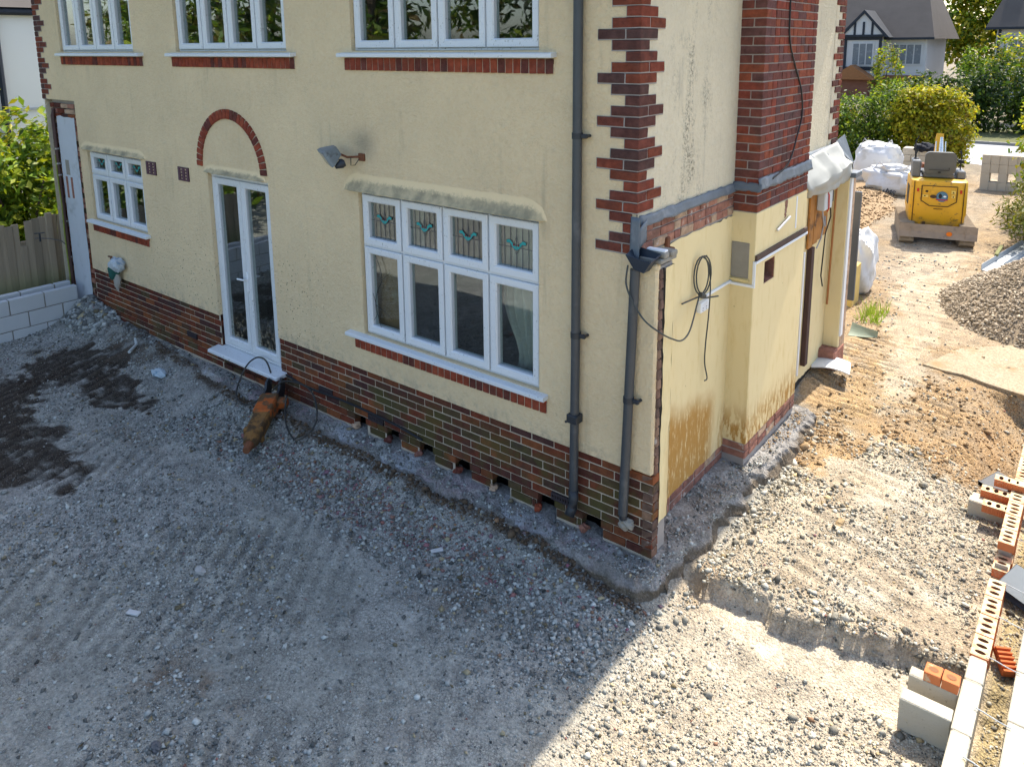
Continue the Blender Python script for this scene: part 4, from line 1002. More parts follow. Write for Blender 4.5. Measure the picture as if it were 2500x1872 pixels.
# ------------------------------------------------------------------ stripped strip at the left corner
mb = MB(); mb.box((-9.78, .045, .33), (-8.9, .12, 3.56)); strip = mb.build('stripped_wall', M_MORTAR_D, house)
r_ = 0; z = .40
while z < 3.52:
    if z > 3.32 or z < .60: xs_ = (-9.77, -8.91)
    x = -9.77 - (.11 if r_ % 2 else 0)
    while x < -8.93:
        lo, hi = max(x+.005, -9.77), min(x+.22, -8.905 - (.02 if r_ % 2 else 0)); x += .225
        if hi - lo < .03: continue
        edge = lo < -9.66 or hi > -8.99 or z > 3.30 or z < .52
        if edge: block('bare_brick', strip, ((lo+hi)/2, .045, z), (round(hi-lo, 3), .07 + rnd.choice((0, .01, .015)), .065), M_OLD if rnd.random() < .6 else M_PLINTH, .006, .004, .012)
    z += .075; r_ += 1
M_GPL = simple('pale_plaster', (.50, .53, .56), .85, .12, 3, .2, 30, spec=.2, dirt=(.36, .38, .39), dsc=2.5)
mb = MB()
for (a0, a1, b0, b1) in ((-9.735, -9.65, -9.72, -9.645), (-9.585, -8.99, -9.57, -9.02)):
    mb.grid(lambda u, v, a0=a0, a1=a1, b0=b0, b1=b1: ((b0+(b1-b0)*u)*(1-v) + (a0+(a1-a0)*u)*v + .008*jn(v*6, u*2), -.004 + .003*jn(u*2, v*3), .53 + v*2.79 + .012*jn(u*3, v)), 8, 40)
mb.build('plaster_panel', M_GPL, strip)
mb = MB()
for (x, z0, z1, w_) in ((-9.455, 2.12, 2.44, .06), (-9.29, 2.13, 2.44, .06)): mb.box((x-w_/2, -.0085, z0), (x+w_/2, .01, z1))
mb.build('chased_slot', M_OLD, strip); mb = MB(); mb.box((-9.44, -.008, 2.47), (-9.32, .01, 2.69)); mb.build('grey_patch', M_CEMENT, strip)
sp = empty('soil_pipe', (-9.62, -.03, .6), 0, 'brown old pipe run with clips on the stripped strip at left corner', 'pipe')
mb = MB(); mb.tube([(-9.64, .0, 3.42), (-9.635, -.03, 3.33), (-9.62, -.035, 2.0), (-9.605, -.03, .58)], .026, 10); mb.build('pipe', simple('brown_pipe', (.075, .040, .034), .55, .3, 9, .1), sp, smooth=True)
mb = MB()
for z in (2.62, 2.84, 2.45, 1.75, 1.2): mb.tube([(-9.63, -.035, z-.012), (-9.63, -.035, z+.012)], .034, 10); mb.cbox((-9.70, -.03, z-.01), (-9.58, -.012, z+.01), .003)
mb.build('pipe_clip', simple('steel_clip', (.30, .30, .30), .4, bump=0, metal=.6), sp)
mb = MB(); mb.tube([(-9.63, -.06, 2.75), (-9.60, -.07, 2.3), (-9.55, -.08, 2.0), (-9.60, -.07, 1.6), (-9.585, -.075, 1.25), (-9.56, -.08, .95), (-9.60, -.07, .75)], .008, 6)
tag(mb.build('earth_cable', simple('green_yellow_cable', (.22, .26, .03), .5, .3, 40, 0)), 'green and yellow earth cable hanging down the brown pipe', 'cable')
tap = empty('outside_tap', (-9.75, -.2, 1.55), 0, 'small bare pipe and tap sticking out at the left corner', 'tap')
mb = MB(); mb.tube([(-9.62, -.03, 1.35), (-9.66, -.10, 1.45), (-9.74, -.22, 1.50), (-9.82, -.40, 1.53)], .007, 8); mb.build('pipe', simple('dull_steel', (.10, .10, .10), .6), tap, smooth=True)
mb = MB(); mb.tube([(-9.79, -.34, 1.47), (-9.79, -.34, 1.60)], .014, 8); mb.tube([(-9.82, -.40, 1.60), (-9.76, -.28, 1.60)], .008, 6); mb.build('tap_head', M_PIPE_D, tap)

# tap wrapped in rags on the plinth
rag = empty('wrapped_tap', (-7.95, RY, 1.25), 0, 'outside tap wrapped in blue, white and green rags above plinth', 'tap')
M_RAGW = simple('white_rag', (.50, .55, .58), .9, .15, 12, .3, 40, dirt=(.10, .22, .36), dsc=14); M_RAGG = simple('green_rag', (.02, .09, .075), .9, .3, 12, .3, 40); M_RAGB = simple('grey_tape', (.36, .34, .30), .85, .2, 12, .3, 40)
rumple((-7.93, -.09, 1.385), (.13, .09, .10), 3).build('white_rag', M_RAGW, rag, smooth=True)
rumple((-8.02, -.10, 1.28), (.08, .07, .13), 4).build('green_rag', M_RAGG, rag, smooth=True)
rumple((-7.98, -.09, 1.16), (.055, .04, .14), 5).build('hanging_rag', M_RAGB, rag, smooth=True)
mb = MB(); mb.tube([(-8.10, -.12, 1.475), (-7.98, -.13, 1.49)], .012, 8); mb.tube([(-8.03, -.12, 1.42), (-8.03, -.12, 1.48)], .01, 8); mb.tube([(-7.93, RY, 1.36), (-7.95, -.1, 1.38)], .013, 8); mb.build('tap_handle', M_RUST, rag)

# ------------------------------------------------------------------ bits on the yellow side wall
mb = MB()
mb.cbox((.002, 1.195, 2.175), (.022, 1.715, 2.198), .003); mb.cbox((.0, 1.700, 2.160), (CX+.02, CY0-.005, 2.185), .003); mb.cbox((CX-.006, 1.700, 2.186), (CX+.02, CY0-.006, 2.40), .003)
mb.cbox((CX+.005, CY0, 2.375), (CX+.024, 3.10, 2.400), .003)
tag(mb.build('cable_trunking', M_WHITE), 'white plastic trunking stepping along the yellow wall and chimney breast', 'trunking')
mb = MB(); mb.cbox((CX+.004, CY0-.004, 2.404), (CX+.026, 3.085, 2.452), .003); tag(mb.build('wooden_batten', M_WOOD_D), 'dark wooden batten fixed across the yellow chimney breast', 'batten')
skb = empty('socket_box', (.02, 1.11, 2.13), 0, 'white double socket box on the yellow wall under coiled cable', 'socket')
mb = MB(); mb.cbox((.003, 1.03, 2.08), (.045, 1.19, 2.17), .006); mb.build('box', M_WHITE, skb)
mb = MB()
for y in (1.07, 1.14):
    for dz in (-.02, .0, .0): mb.box((.0452, y-.006, 2.118+dz-.004), (.0462, y+.006, 2.118+dz+.004))
mb.build('socket_hole', M_BLACK, skb)
mb = MB()
P = []
for k in range(41):
    a = 2*math.pi*k/20; P.append((.05 + .03*math.sin(a*1.0)+.012*(k//20), 1.0 + .075*math.sin(a) + .02*(k//20), 2.42 + .16*math.cos(a)))
mb.tube(P, .0065, 6)
mb.tube(hose([(.05, 1.0, 2.58), (.07, 1.09, 2.5), (.075, 1.13, 2.3), (.07, 1.13, 2.05), (.05, 1.14, 1.8), (.03, 1.18, 1.6), (.04, 1.22, 1.45), (.04, 1.17, 1.44)]), .006, 6)
mb.tube(hose([(.05, .98, 2.27), (.07, .88, 2.18), (.14, .62, 2.08), (.20, .36, 2.10), (.22, .16, 2.18), (.21, .0, 2.27), (.13, -.09, 2.37), (.04, -.112, 2.50), (-.015, -.11, 2.62), (-.015, -.09, 2.75)]), .0065, 6)
mb.tube([(.03, .70, 2.255), (.04, .98, 2.24), (.06, 1.05, 2.215), (.10, 1.24, 2.19)], .007, 6)
mb.tube([(.06, .97, 2.27), (.07, 1.03, 2.24)], .02, 8)
tag(mb.build('coiled_cable', simple('grey_cable', (.06, .065, .062), .5, .2, bump=0), smooth=True), 'grey cable coiled on a hook and looping over to the drainpipe', 'cable')
mb = MB(); mb.box((CX-.108, 1.967, 2.132), (CX-.10, 2.233, 2.338))
hole = empty('wall_hole', (CX, 2.1, 2.13), 0, 'dark square hole knocked through the yellow chimney breast', 'hole')
mb.build('void', M_VOID_SHADE, hole); mb = MB()  # near-black back plate paints the dark depth of the hole
mb.box((CX-.10, 2.226, 2.132), (CX-.002, 2.233, 2.338)); mb.box((CX-.10, 1.967, 2.132), (CX-.002, 2.225, 2.138)); mb.box((CX-.10, 1.967, 2.332), (CX-.002, 2.225, 2.338)); mb.build('torn_edge', M_OLD, hole)
mb = MB(); mb.cbox((.01, CY0-.012, 2.235), (.168, CY0-.003, 2.555), .006); tag(mb.build('cement_patch', M_CEMENT), 'grey cement patch on the narrow face of the chimney breast', 'patch')
mb = MB(); mb.cbox((.0, CY0-.03, 2.205), (.18, CY0-.003, 2.228), .004); tag(mb.build('ledge_board', simple('cream_timber', (.62, .50, .24), .8)), 'small cream ledge under the grey cement patch', 'ledge')
mb = MB(); mb.tube([(CX+.02, 2.21, 2.585), (CX+.02, 2.54, 2.655)], .012, 6); tag(mb.build('metal_strip', simple('bright_steel', (.7, .72, .74), .3, bump=0, metal=.7)), 'short bright metal strip stuck aslant on chimney breast', 'strip')
mb = MB(); mb.cbox((CX+.003, 2.745, 2.50), (CX+.009, 2.775, 2.815), .002); tag(mb.build('white_strip', M_WHITE), 'thin white upright strip left on the chimney breast', 'strip')
mb = MB(); mb.grid(lambda u, v: (CX+.006+.004*jn(u, v*3), 2.42 + u*(.05+.03*v) + .015*jn(v*3, 1), 2.66 + .17*v), 4, 10); tag(mb.build('broken_notch', M_OLD), 'rough broken notch in the plaster under the chimney brickwork', 'notch')
mb = MB(); mb.tube(hose([(CX+.03, 1.98, 3.10), (CX+.04, 2.35, 3.20), (CX+.02, 2.62, 3.45), (CX+.015, 2.72, 3.62), (CX+.012, 2.66, 3.85), (CX+.01, 2.45, 4.08), (CX+.01, 2.28, 4.30), (CX+.01, 2.24, 4.6), (CX+.01, 2.22, 5.6)]), .0075, 6)
tag(mb.build('hanging_cable', M_BLACK, smooth=True), 'black cable hanging loose down the brick chimney', 'cable')
mb = MB(); mb.cbox((.0, .42, 2.76), (.03, .47, 2.85), .008); mb.cbox((.0, .44, 2.74), (.06, .49, 2.77), .006); tag(mb.build('rusty_bracket', M_RUST), 'small rusty bracket under the bare brick band', 'bracket')

# electrics board and door jamb in the recess
eb = empty('electrics_board', (.02, 4.15, 2.0), 0, 'bare timber electrics board with meter box and loose wires', 'electrics board')
M_TIM = simple('orange_timber', (.40, .175, .045), .8, .45, 6, .3, 30, dirt=(.08, .045, .03), dsc=5); 
mb = MB()
for i, (y0, y1) in enumerate(((3.83, 3.98), (3.99, 4.13), (4.14, 4.29), (4.30, 4.48))): mb.cbox((.012, y0, 2.02+.02*i), (.035+.004*(i % 2), y1, 2.75), .003)
bb_ = mb.build('backboard', M_TIM, eb)
mb = MB(); mb.cbox((.04, 4.02, 2.43), (.13, 4.30, 2.64), .01); mb.build('meter_box', simple('grey_meter', (.55, .57, .57), .5, .06), eb)
mb = MB(); mb.cbox((.04, 4.34, 2.47), (.10, 4.46, 2.63), .008); mb.build('fuse_holder', M_BLACK, eb)
for i, (pts, m_) in enumerate((([(.09, 4.1, 2.75), (.14, 4.12, 2.60), (.14, 4.14, 2.45), (.11, 4.2, 2.40)], simple('red_wire', (.55, .03, .02), .5, bump=0)), ([(.10, 4.05, 2.43), (.12, 4.06, 2.28), (.12, 4.12, 2.24), (.10, 4.16, 2.35), (.08, 4.13, 2.1), (.06, 4.05, 1.99)], simple('grey_wire', (.34, .35, .36), .5, bump=0)), ([(.08, 4.4, 2.47), (.09, 4.42, 2.3), (.06, 4.36, 2.1), (.05, 4.33, 1.6), (.05, 4.42, 1.45)], M_BLACK))):
    mb = MB(); mb.tube(pts, .008, 6); mb.build('wire', m_, eb, smooth=True)
mb = MB(); mb.tube([(.06, 4.69, 2.6), (.05, 4.66, 1.16)], .013, 8); tag(mb.build('copper_pipe', simple('copper', (.36, .16, .06), .45, .3, metal=.4)), 'thin brown copper pipe upright in the yellow recess', 'pipe')
mb = MB(); mb.cbox((.005, 3.90, .62), (.06, 4.0, 2.02), .004); tag(mb.build('door_post', simple('brown_post', (.070, .040, .034), .8, .25, 6, .1)), 'dark brown door post below the electrics board', 'post')
mb = MB(); mb.cbox((.003, 3.74, .55), (.03, 3.775, 2.0), .003); tag(mb.build('white_edging', M_WHITE), 'white upright edging strip beside the chimney breast corner', 'edging')
# torn sheet that hung over the side roof
M_SHEET = simple('grey_membrane', (.36, .36, .33), .6, .10, 5, .1, 20)
cs_ = empty('torn_roof_sheet', (.1, 4.2, 2.55), 0, 'crumpled grey white roofing sheet hanging over the electrics board', 'roof sheet')
mb = MB(); P = {'a': (.03, 3.12, 3.06), 'b': (.05, 3.95, 3.11), 'c': (.02, 4.72, 3.13), 'd': (.20, 3.25, 2.79), 'e': (.22, 4.1, 2.85), 'f': (.20, 4.75, 2.90), 'g': (.14, 3.35, 2.68), 'h': (.18, 4.2, 2.66), 'i': (.17, 4.75, 2.68)}
k_ = list(P); mb.add([P[q] for q in k_], [(0, 1, 4, 3), (1, 2, 5, 4), (3, 4, 7, 6), (4, 5, 8, 7)]); o_ = mb.build('sheet', M_SHEET, cs_, smooth=True)
ss = o_.modifiers.new('sub', 'SUBSURF'); ss.levels = ss.render_levels = 3; ss.subdivision_type = 'SIMPLE'
tx = bpy.data.textures.new('crumple', 'CLOUDS'); tx.noise_scale = .22; tx.noise_depth = 3; dm = o_.modifiers.new('crumple', 'DISPLACE'); dm.texture = tx; dm.strength = .14; dm.mid_level = .5
s_ = o_.modifiers.new('t', 'SOLIDIFY'); s_.thickness = .006
mb = MB(); mb.add([(.02, 4.68, 3.14), (.04, 4.95, 3.20), (.16, 4.98, 2.86), (.20, 4.80, 2.90), (.12, 4.85, 2.80), (.10, 4.7, 3.0)], [(0, 1, 2, 5), (5, 2, 3, 4)]); o_ = mb.build('torn_flap', M_LEAD, cs_); s_ = o_.modifiers.new('t', 'SOLIDIFY'); s_.thickness = .006
mb = MB(); mb.cbox((.02, 4.72, 2.72), (.26, 4.98, 2.78), .006); mb.build('gutter_stub', M_LEAD, cs_)
M_GUP = simple('grey_upvc', (.10, .105, .11), .5, .1, bump=0)
for lo, hi, lab in (((.06, 5.40, 1.02), (.17, 5.45, 2.44), 'upper dark grey plastic board leaning at the front house corner'), ((.05, 5.24, .33), (.12, 5.29, 2.0), 'narrow dark grey plastic board standing at the front house corner')):
    mb = MB(); mb.cbox(lo, hi, .006); tag(mb.build('plastic_board', M_GUP), lab, 'board')
# ------------------------------------------------------------------ hydraulic breaker lying by the door
br = empty('hydraulic_breaker', (-4.05, -.45, .36), 0, 'rusty orange hydraulic breaker with hoses lying on the gravel below the french door', 'breaker')
M_ORANGE = simple('worn_orange_paint', (.40, .095, .018), .8, .45, 18, .6, 40, dirt=(.10, .060, .028), dsc=9, dth=(.42, .54))
M_MUDDY = simple('muddy_steel', (.21, .105, .032), .9, .5, 12, .7, 40, dirt=(.075, .045, .022), dsc=9, dth=(.44, .58))
A = Vector((-3.77, -.83, .46)); B = Vector((-4.33, -.13, .60)); dv = (B-A).normalized(); L_ = (B-A).length
Tb = Matrix.Translation(A) @ dv.to_track_quat('X', 'Z').to_matrix().to_4x4()
mb = MB(); mb.cbox((.10, -.085, -.075), (.56, .085, .075), .02, T=Tb); mb.cbox((.10, -.095, -.085), (.16, .095, .085), .02, T=Tb); mb.build('cylinder', M_MUDDY, br)
mb = MB(); mb.tube([tuple(Tb @ Vector((x, 0, 0))) for x in (-.02, .06, .10, .12)], [.062, .085, .088, .07], 14); mb.build('tool_collar', M_MUDDY, br, smooth=True)
mb = MB(); mb.tube([tuple(Tb @ Vector((x, 0, 0))) for x in (-.12, -.02)], [.035, .045], 10); mb.build('chisel', M_RUST, br)
mb = MB(); mb.cbox((.50, -.10, -.085), (.72, .10, .095), .02, T=Tb); mb.cbox((.40, -.098, -.02), (.54, .098, .09), .015, T=Tb); mb.cbox((.60, -.2, -.05), (.70, .0, .06), .02, T=Tb); mb.build('head', M_ORANGE, br)
for s_ in (-.085, .06):
    mb = MB(); P = [(.70, -.06), (.76, -.10), (.90, -.08), (.965, .0), (.97, .09), (.92, .14), (.84, .14), (.78, .08), (.70, .08)]
    V = [tuple(Tb @ Vector((u, s_, v))) for u, v in P] + [tuple(Tb @ Vector((u, s_+.025, v))) for u, v in P]; n = len(P)
    mb.add(V, [tuple(range(n)), tuple(range(2*n-1, n-1, -1))] + [(i, (i+1) % n, (i+1) % n+n, i+n) for i in range(n)]); mb.build('bracket', M_PIPE_D, br)
M_HOSE = simple('rubber_hose', (.030, .030, .028), .6, .25, 12, .1, dirt=(.12, .10, .075), dsc=9)
mb = MB(); mb.tube(hose([(-4.22, -.25, .66), (-4.05, -.20, .80), (-3.72, -.15, .80), (-3.50, -.22, .66), (-3.42, -.34, .52), (-3.52, -.47, .42), (-3.75, -.42, .48), (-3.95, -.28, .60), (-4.0, -.22, .66)]), .0095, 8); mb.build('hose', M_HOSE, br, smooth=True)
mb = MB(); mb.tube(hose([(-4.30, -.28, .60), (-4.45, -.42, .50), (-4.68, -.40, .55), (-4.82, -.18, .74), (-4.80, -.05, .82), (-4.62, -.05, .84), (-4.45, -.10, .74), (-4.38, -.15, .66)]), .009, 8); mb.build('hose', M_HOSE, br, smooth=True)
mb = MB(); mb.tube(hose([(-4.30, -.012, .74), (-3.9, -.016, .70), (-3.3, -.016, .72), (-2.6, -.016, .70), (-2.2, -.018, .66)]), .011, 6); tag(mb.build('thin_hose', M_BLACK, smooth=True), 'thin black cable running along the joint of the brick plinth', 'cable')

# ------------------------------------------------------------------ new cavity wall at the right
t = NT('concrete_block'); c = t.mix(t.noise(3, 4), (.46, .41, .31), (.55, .50, .39)); c = t.mix(t.mr(t.noise(45, 5, .7), .58, .72), c, (.33, .30, .24)); c = t.mix(t.mr(t.noise(5, 5, .6), .60, .74), c, (.52, .42, .24))
M_BLOCK = t.fin(c, .95, t.bump(t.m('ADD', t.noise(90, 4, .7), t.noise(14, 3)), .6, .01), spec=.1)
t = NT('new_orange_brick'); c = t.mix(t.noise(9, 4), (.50, .145, .050), (.60, .20, .075)); c = t.mix(t.mr(t.noise(11, 5, .65), .58, .72), c, (.55, .44, .28)); M_NEWB = t.fin(c, .85, t.bump(t.noise(70, 4), .3, .006), spec=.2)
t = NT('brick_top'); c = t.mix(t.mr(t.noise(13, 5, .65), .36, .56), (.60, .29, .16), (.62, .50, .30)); M_NEWT = t.fin(c, .9, t.bump(t.noise(60, 4), .5, .01), spec=.15)
M_HOLE = simple('core_hole', (.24, .11, .05), .95, bump=0)
nw = empty('new_cavity_wall', (2.26, .5, .2), 0, 'half-built cavity wall of concrete blocks and orange perforated bricks at right edge', 'wall')
def blk(x0, x1, y0, y1, z0, z1, par=nw, name='concrete_block', mat_=M_BLOCK, b=.006): return block(name, par, ((x0+x1)/2, (y0+y1)/2, (z0+z1)/2), (round(x1-x0, 3), round(y1-y0, 3), round(z1-z0, 3)), mat_, b, .002, .004)
for y in (-3.4, -2.95, -2.5, -2.05, -1.6, -1.15, -.70, -.25): blk(2.207, 2.306, y+.005, y+.445, .25, .465)
blk(2.207, 2.306, .205, .42, .25, .465)
for y in np.arange(-3.6, 3.6, .45): blk(2.452, 2.552, y+.003, y+.447, .25, .47)
for y in np.arange(-3.8, 3.4, .45):
    blk(2.207, 2.306, y+.005, y+.445, .03, .242); blk(2.452, 2.552, y+.003, y+.447, .03, .243)
blk(1.93, 2.20, -.20, -.10, .25, .465); blk(1.935, 2.20, .025, .105, .25, .465); blk(1.93, 2.20, 2.34, 2.44, .25, .465); blk(1.94, 2.20, 2.46, 2.55, .27, .44)
def perf_brick(x, y, zt, par, rot=0, along='y', name='perforated_brick'):
    """orange engineering brick with three core holes and combed sides"""
    key = ('perf',)
    if key not in _bc:
        mb = MB(); lx, ly, lz = .1025, .215, .065
        # top face with elliptical core holes, combed long sides
        hs = [-.062, 0, .062]; n = 12; outer = []
        cells = [(-ly/2, -.031), (-.031, .031), (.031, ly/2)]
        for (ya, yb), hc in zip(cells, hs):
            cor = [(-lx/2, ya), (lx/2, ya), (lx/2, yb), (-lx/2, yb)]
            ell = [(.032*math.cos(2*math.pi*k/n - 3*math.pi/4), hc + .017*math.sin(2*math.pi*k/n - 3*math.pi/4)) for k in range(n)]
            V = [(a, b, lz/2) for a, b in cor] + [(a, b, lz/2) for a, b in ell] + [(a*.97, b, -lz/2+.012) for a, b in ell]
            Fs = []
            for q in range(4):
                seg = [4 + (q*3 + j) % n for j in range(4)]
                Fs.append(tuple([q] + seg + [(q+1) % 4])[::-1])
            mb.add(V, Fs, 1)
            b0 = len(mb.v) - len(V)
            mb.f += [(b0+4+k, b0+4+(k+1) % n, b0+4+n+(k+1) % n, b0+4+n+k) for k in range(n)] + [tuple(b0+4+n+k for k in range(n))]; mb.m += [2]*(n+1)
        # combed sides
        m_ = 26
        for sx in (-1, 1):
            xs_ = []
            for k in range(m_+1):
                xs_.append((sx*(lx/2 + (.0015 if k % 2 else -.002)), -ly/2 + ly*k/m_))
            V = [(a, b, -lz/2) for a, b in xs_] + [(a, b, lz/2) for a, b in xs_]; mb.add(V, [(k, k+1, k+1+m_+1, k+m_+1) for k in range(m_)], 0)
        for sy in (-1, 1): mb.quad((-lx/2, sy*ly/2, -lz/2), (lx/2, sy*ly/2, -lz/2), (lx/2, sy*ly/2, lz/2), (-lx/2, sy*ly/2, lz/2))
        mb.quad((-lx/2, -ly/2, -lz/2), (lx/2, -ly/2, -lz/2), (lx/2, ly/2, -lz/2), (-lx/2, ly/2, -lz/2))
        me = bpy.data.meshes.new(name); me.from_pydata(mb.v, [], mb.f)
        for q in (M_NEWB, M_NEWT, M_HOLE): me.materials.append(q)
        me.polygons.foreach_set('material_index', mb.m); me.update(); _bc[key] = me
    o = bpy.data.objects.new(name, _bc[key]); COL.objects.link(o); o.parent = par
    off = par.location if par else Vector((0, 0, 0)); o.location = Vector((x, y, zt-.0325)) - off; o.rotation_euler = (0, 0, rot + (math.pi/2 if along == 'x' else 0) + rnd.uniform(-.01, .01)); return o
for k in range(3):
    off_ = .1125 if k % 2 else 0
    for i in range(5):
        y = .44 + off_ + .225*i + .1075
        if y < 1.40: perf_brick(2.257, y, .465 - .075*k, nw)
perf_brick(2.255, 1.62, .43, nw)
for k in range(4):
    for i in range(4):
        y = 1.72 + (.1125 if k % 2 else 0) + .225*i + .1
        if y < 2.66: perf_brick(2.262, y, .545 - .075*k, nw)
for k in range(4):
    for i in range(7): perf_brick(2.262, 2.80 + .225*i + (.11 if k % 2 else 0), .50 - .075*k, nw)
perf_brick(2.11, 2.50, .53, nw, 0, 'x'); perf_brick(2.19, 2.62, .60, nw, 0, 'x'); perf_brick(2.15, 2.26, .53, nw, 0, 'x'); perf_brick(2.30, 2.62, .60, nw, 0, 'x')
for (x0, x1) in ((2.015, 2.105), (2.112, 2.20)):
    hb = blk(x0, x1, .02, .115, .467, .532, nw, 'half_brick', M_NEWB, .003)
    mb = MB(); mb.add([((x0+x1)/2 + .028*math.cos(2*math.pi*k/14), .067 + .022*math.sin(2*math.pi*k/14), .5335) for k in range(14)], [tuple(range(14))]); mb.build('core_hole', M_HOLE, nw)  # flat dark discs stand in for the shaded core holes
mb = MB()   # mortar smears along the bed
for y in np.arange(-3.4, 3.4, .225): mb.cbox((2.215, y-.006, .25), (2.299, y+.006, .461), .003)
mb.build('mortar_joint', M_MORTAR, nw)
M_TIE = simple('steel_tie', (.62, .62, .58), .4, bump=0, metal=.6)
for y in (-.92, -.42, -.02, .46, .90, 1.3, 1.95):
    mb = MB(); mb.tube([(2.29, y, .475), (2.34, y-.012, .478), (2.40, y-.028, .476), (2.475, y-.045, .48)], .0035, 6); mb.build('wall_tie', M_TIE, nw)
M_LB = simple('loose_brick_orange', (.58, .155, .045), .85, .3, 14, .3, 60)
lb = empty('loose_brick', (2.385, .62, .32), 0, 'broken orange brick lying on its side in the wall cavity', 'brick')
Tl = Matrix.Translation((2.385, .62, .385)) @ Matrix.Rotation(R(28), 4, 'Z') @ Matrix.Rotation(R(24), 4, 'X')
mb = MB(); mb.cbox((-.045, -.09, -.032), (.045, .075, .005), .003, T=Tl)
for k in range(6): mb.cbox((-.045, -.088+.028*k, .005), (.045, -.074+.028*k, .034), .002, T=Tl)
mb.build('body', M_LB, lb)
# underfloor vent ducts
def duct(c, rz, rx, mat_, label, ry=0):
    e_ = empty('vent_duct', c, 0, label, 'duct'); T = Matrix.Rotation(rz, 4, 'Z') @ Matrix.Rotation(rx, 4, 'X') @ Matrix.Rotation(ry, 4, 'Y')
    T = Matrix.Translation(c) @ T; mb = MB()
    for lo, hi in (((-.11, -.11, -.04), (.11, .11, -.035)), ((-.11, -.11, .035), (.11, .11, .04)), ((-.11, -.11, -.04), (-.105, .11, .04)), ((.105, -.11, -.04), (.11, .11, .04))): mb.box(lo, hi, T=T)
    mb.build('sleeve', mat_, e_); mb = MB()
    for lo, hi in (((-.118, -.125, -.047), (.118, -.108, -.041)), ((-.118, -.125, .041), (.118, -.108, .047)), ((-.118, -.125, -.047), (-.111, -.108, .047)), ((.111, -.125, -.047), (.118, -.108, .047)), ((-.004, -.10, -.035), (.004, .1, .035))): mb.box(lo, hi, T=T)
    mb.build('rim', mat_, e_)
duct((2.10, 3.02, .32), R(-32), R(14), M_PIPE_D, 'black plastic vent duct lying on the soil beside the new wall')
duct((2.40, 1.42, .42), R(-28), R(24), simple('grey_duct', (.17, .19, .20), .45, .15, bump=0), 'grey plastic vent duct lodged in the cavity of the new wall', R(8))

# concrete slab behind the pit
t = NT('slab_concrete'); c = t.mix(t.noise(3, 6, .65), (.42, .34, .235), (.30, .225, .14)); c = t.mix(.9, c, t.ramp(t.noise(40, 6, .75), [(.28, (.2, .2, .2)), (.75, (.75, .75, .75))]), 'OVERLAY'); c = t.mix(t.mr(t.noise(1.6, 5, .6), .48, .62), c, (.28, .19, .10)); M_SLAB = t.fin(c, .93, t.bump(t.noise(25, 5), .8, .015), spec=.15)
mb = MB(); V = []
top = [(1.0, 5.52), (1.25, 5.46), (1.45, 5.47), (1.75, 5.34), (2.1, 5.25), (2.6, 5.14), (3.2, 5.05), (3.2, 7.0), (1.9, 7.0), (1.3, 6.4)]
mb.prism(top, 'z', .18, .342); slab = mb.build('concrete_slab', M_SLAB, bevel=.01); tag(slab, kind='structure')
mb = MB(); mb.grid(lambda u, v: (1.75 + 1.5*u, 5.33 - .28*u + .03*jn(u*4, v*2), -.3 + .5*v), 20, 6); mb.build('pit_face', simple('pit_soil', (.10, .07, .045), .95, .4, 6, .6, 20)); tag(bpy.data.objects['pit_face'], kind='structure')

# ------------------------------------------------------------------ block wall and fence at the left
t = NT('pale_block'); c = t.mix(t.noise(3, 4), (.44, .46, .47), (.52, .535, .54)); c = t.mix(t.mr(t.noise(50, 4, .7), .6, .75), c, (.30, .31, .31)); M_BLOCKL = t.fin(c, .95, t.bump(t.noise(80, 4, .7), .5, .008), spec=.1)
lw = empty('low_block_wall', (-9.3, -1.5, .2), 0, 'low wall of pale concrete blocks in front of the wooden fence', 'wall')
for leaf, (x0, x1, zt) in enumerate(((-9.34, -9.24, .85), (-9.56, -9.46, .87))):
    for r in range(3):
        z1 = zt - .225*r; y = -.12 - (.225 if (r+leaf) % 2 else 0)
        if (r+leaf) % 2: blk(x0, x1, y+.012, -.125, z1-.215, z1, lw, 'concrete_block', M_BLOCKL)
        for k in range(7):
            blk(x0, x1, y-.443, y-.006, z1-.213, z1, lw, 'concrete_block', M_BLOCKL); y -= .45
    mb = MB(); mb.box((x0+.006, -3.2, .2), (x1-.006, -.13, zt-.006)); mb.build('mortar_bed', simple('grey_mortar', (.20, .185, .16), .95, .3, 20, .4), lw)
fn_ = empty('wooden_fence', (-10.1, -1.2, .3), 0, 'weathered upright board fence behind the low block wall', 'fence')
t = NT('weathered_board'); c = t.mix(t.noise(1, 5, .6, t.vec((40, 40, 1.6))), (.20, .155, .105), (.33, .275, .20)); c = t.mix(t.mr(t.xyz()[2], 1.15, .55), c, (.20, .20, .09)); c = t.mix(.45, c, t.ramp(t.orand(), [(0, (.3, .3, .3)), (1, (.75, .75, .75))]), 'OVERLAY')
M_BOARD = t.fin(c, .92, t.bump(t.noise(1, 4, .6, t.vec((90, 90, 3))), .4, .006), spec=.12)
y = .34; k = 0
while y > -3.0:
    w_ = rnd.uniform(.088, .105); top = 1.74 + .08*(y+.6)/.6*.4 + rnd.uniform(-.03, .03) - (.35 if k in (9,) else 0)
    o = block('fence_board', fn_, (-10.1 + (.012 if k % 2 else 0), y, (.45+top)/2), (.018, w_, round(top-.45, 2)), M_BOARD, .003, .002); o.rotation_euler = (rnd.uniform(-.012, .012), rnd.uniform(-.02, .02), 0); y -= w_*.93; k += 1
mb = MB()
for z in (.75, 1.4): mb.box((-10.18, -3.0, z-.04), (-10.125, .35, z+.04))
mb.build('rail', M_BOARD, fn_)
block('fence_post', fn_, (-10.06, -.10, 1.12), (.05, .09, 1.42), M_BOARD, .006, .002)

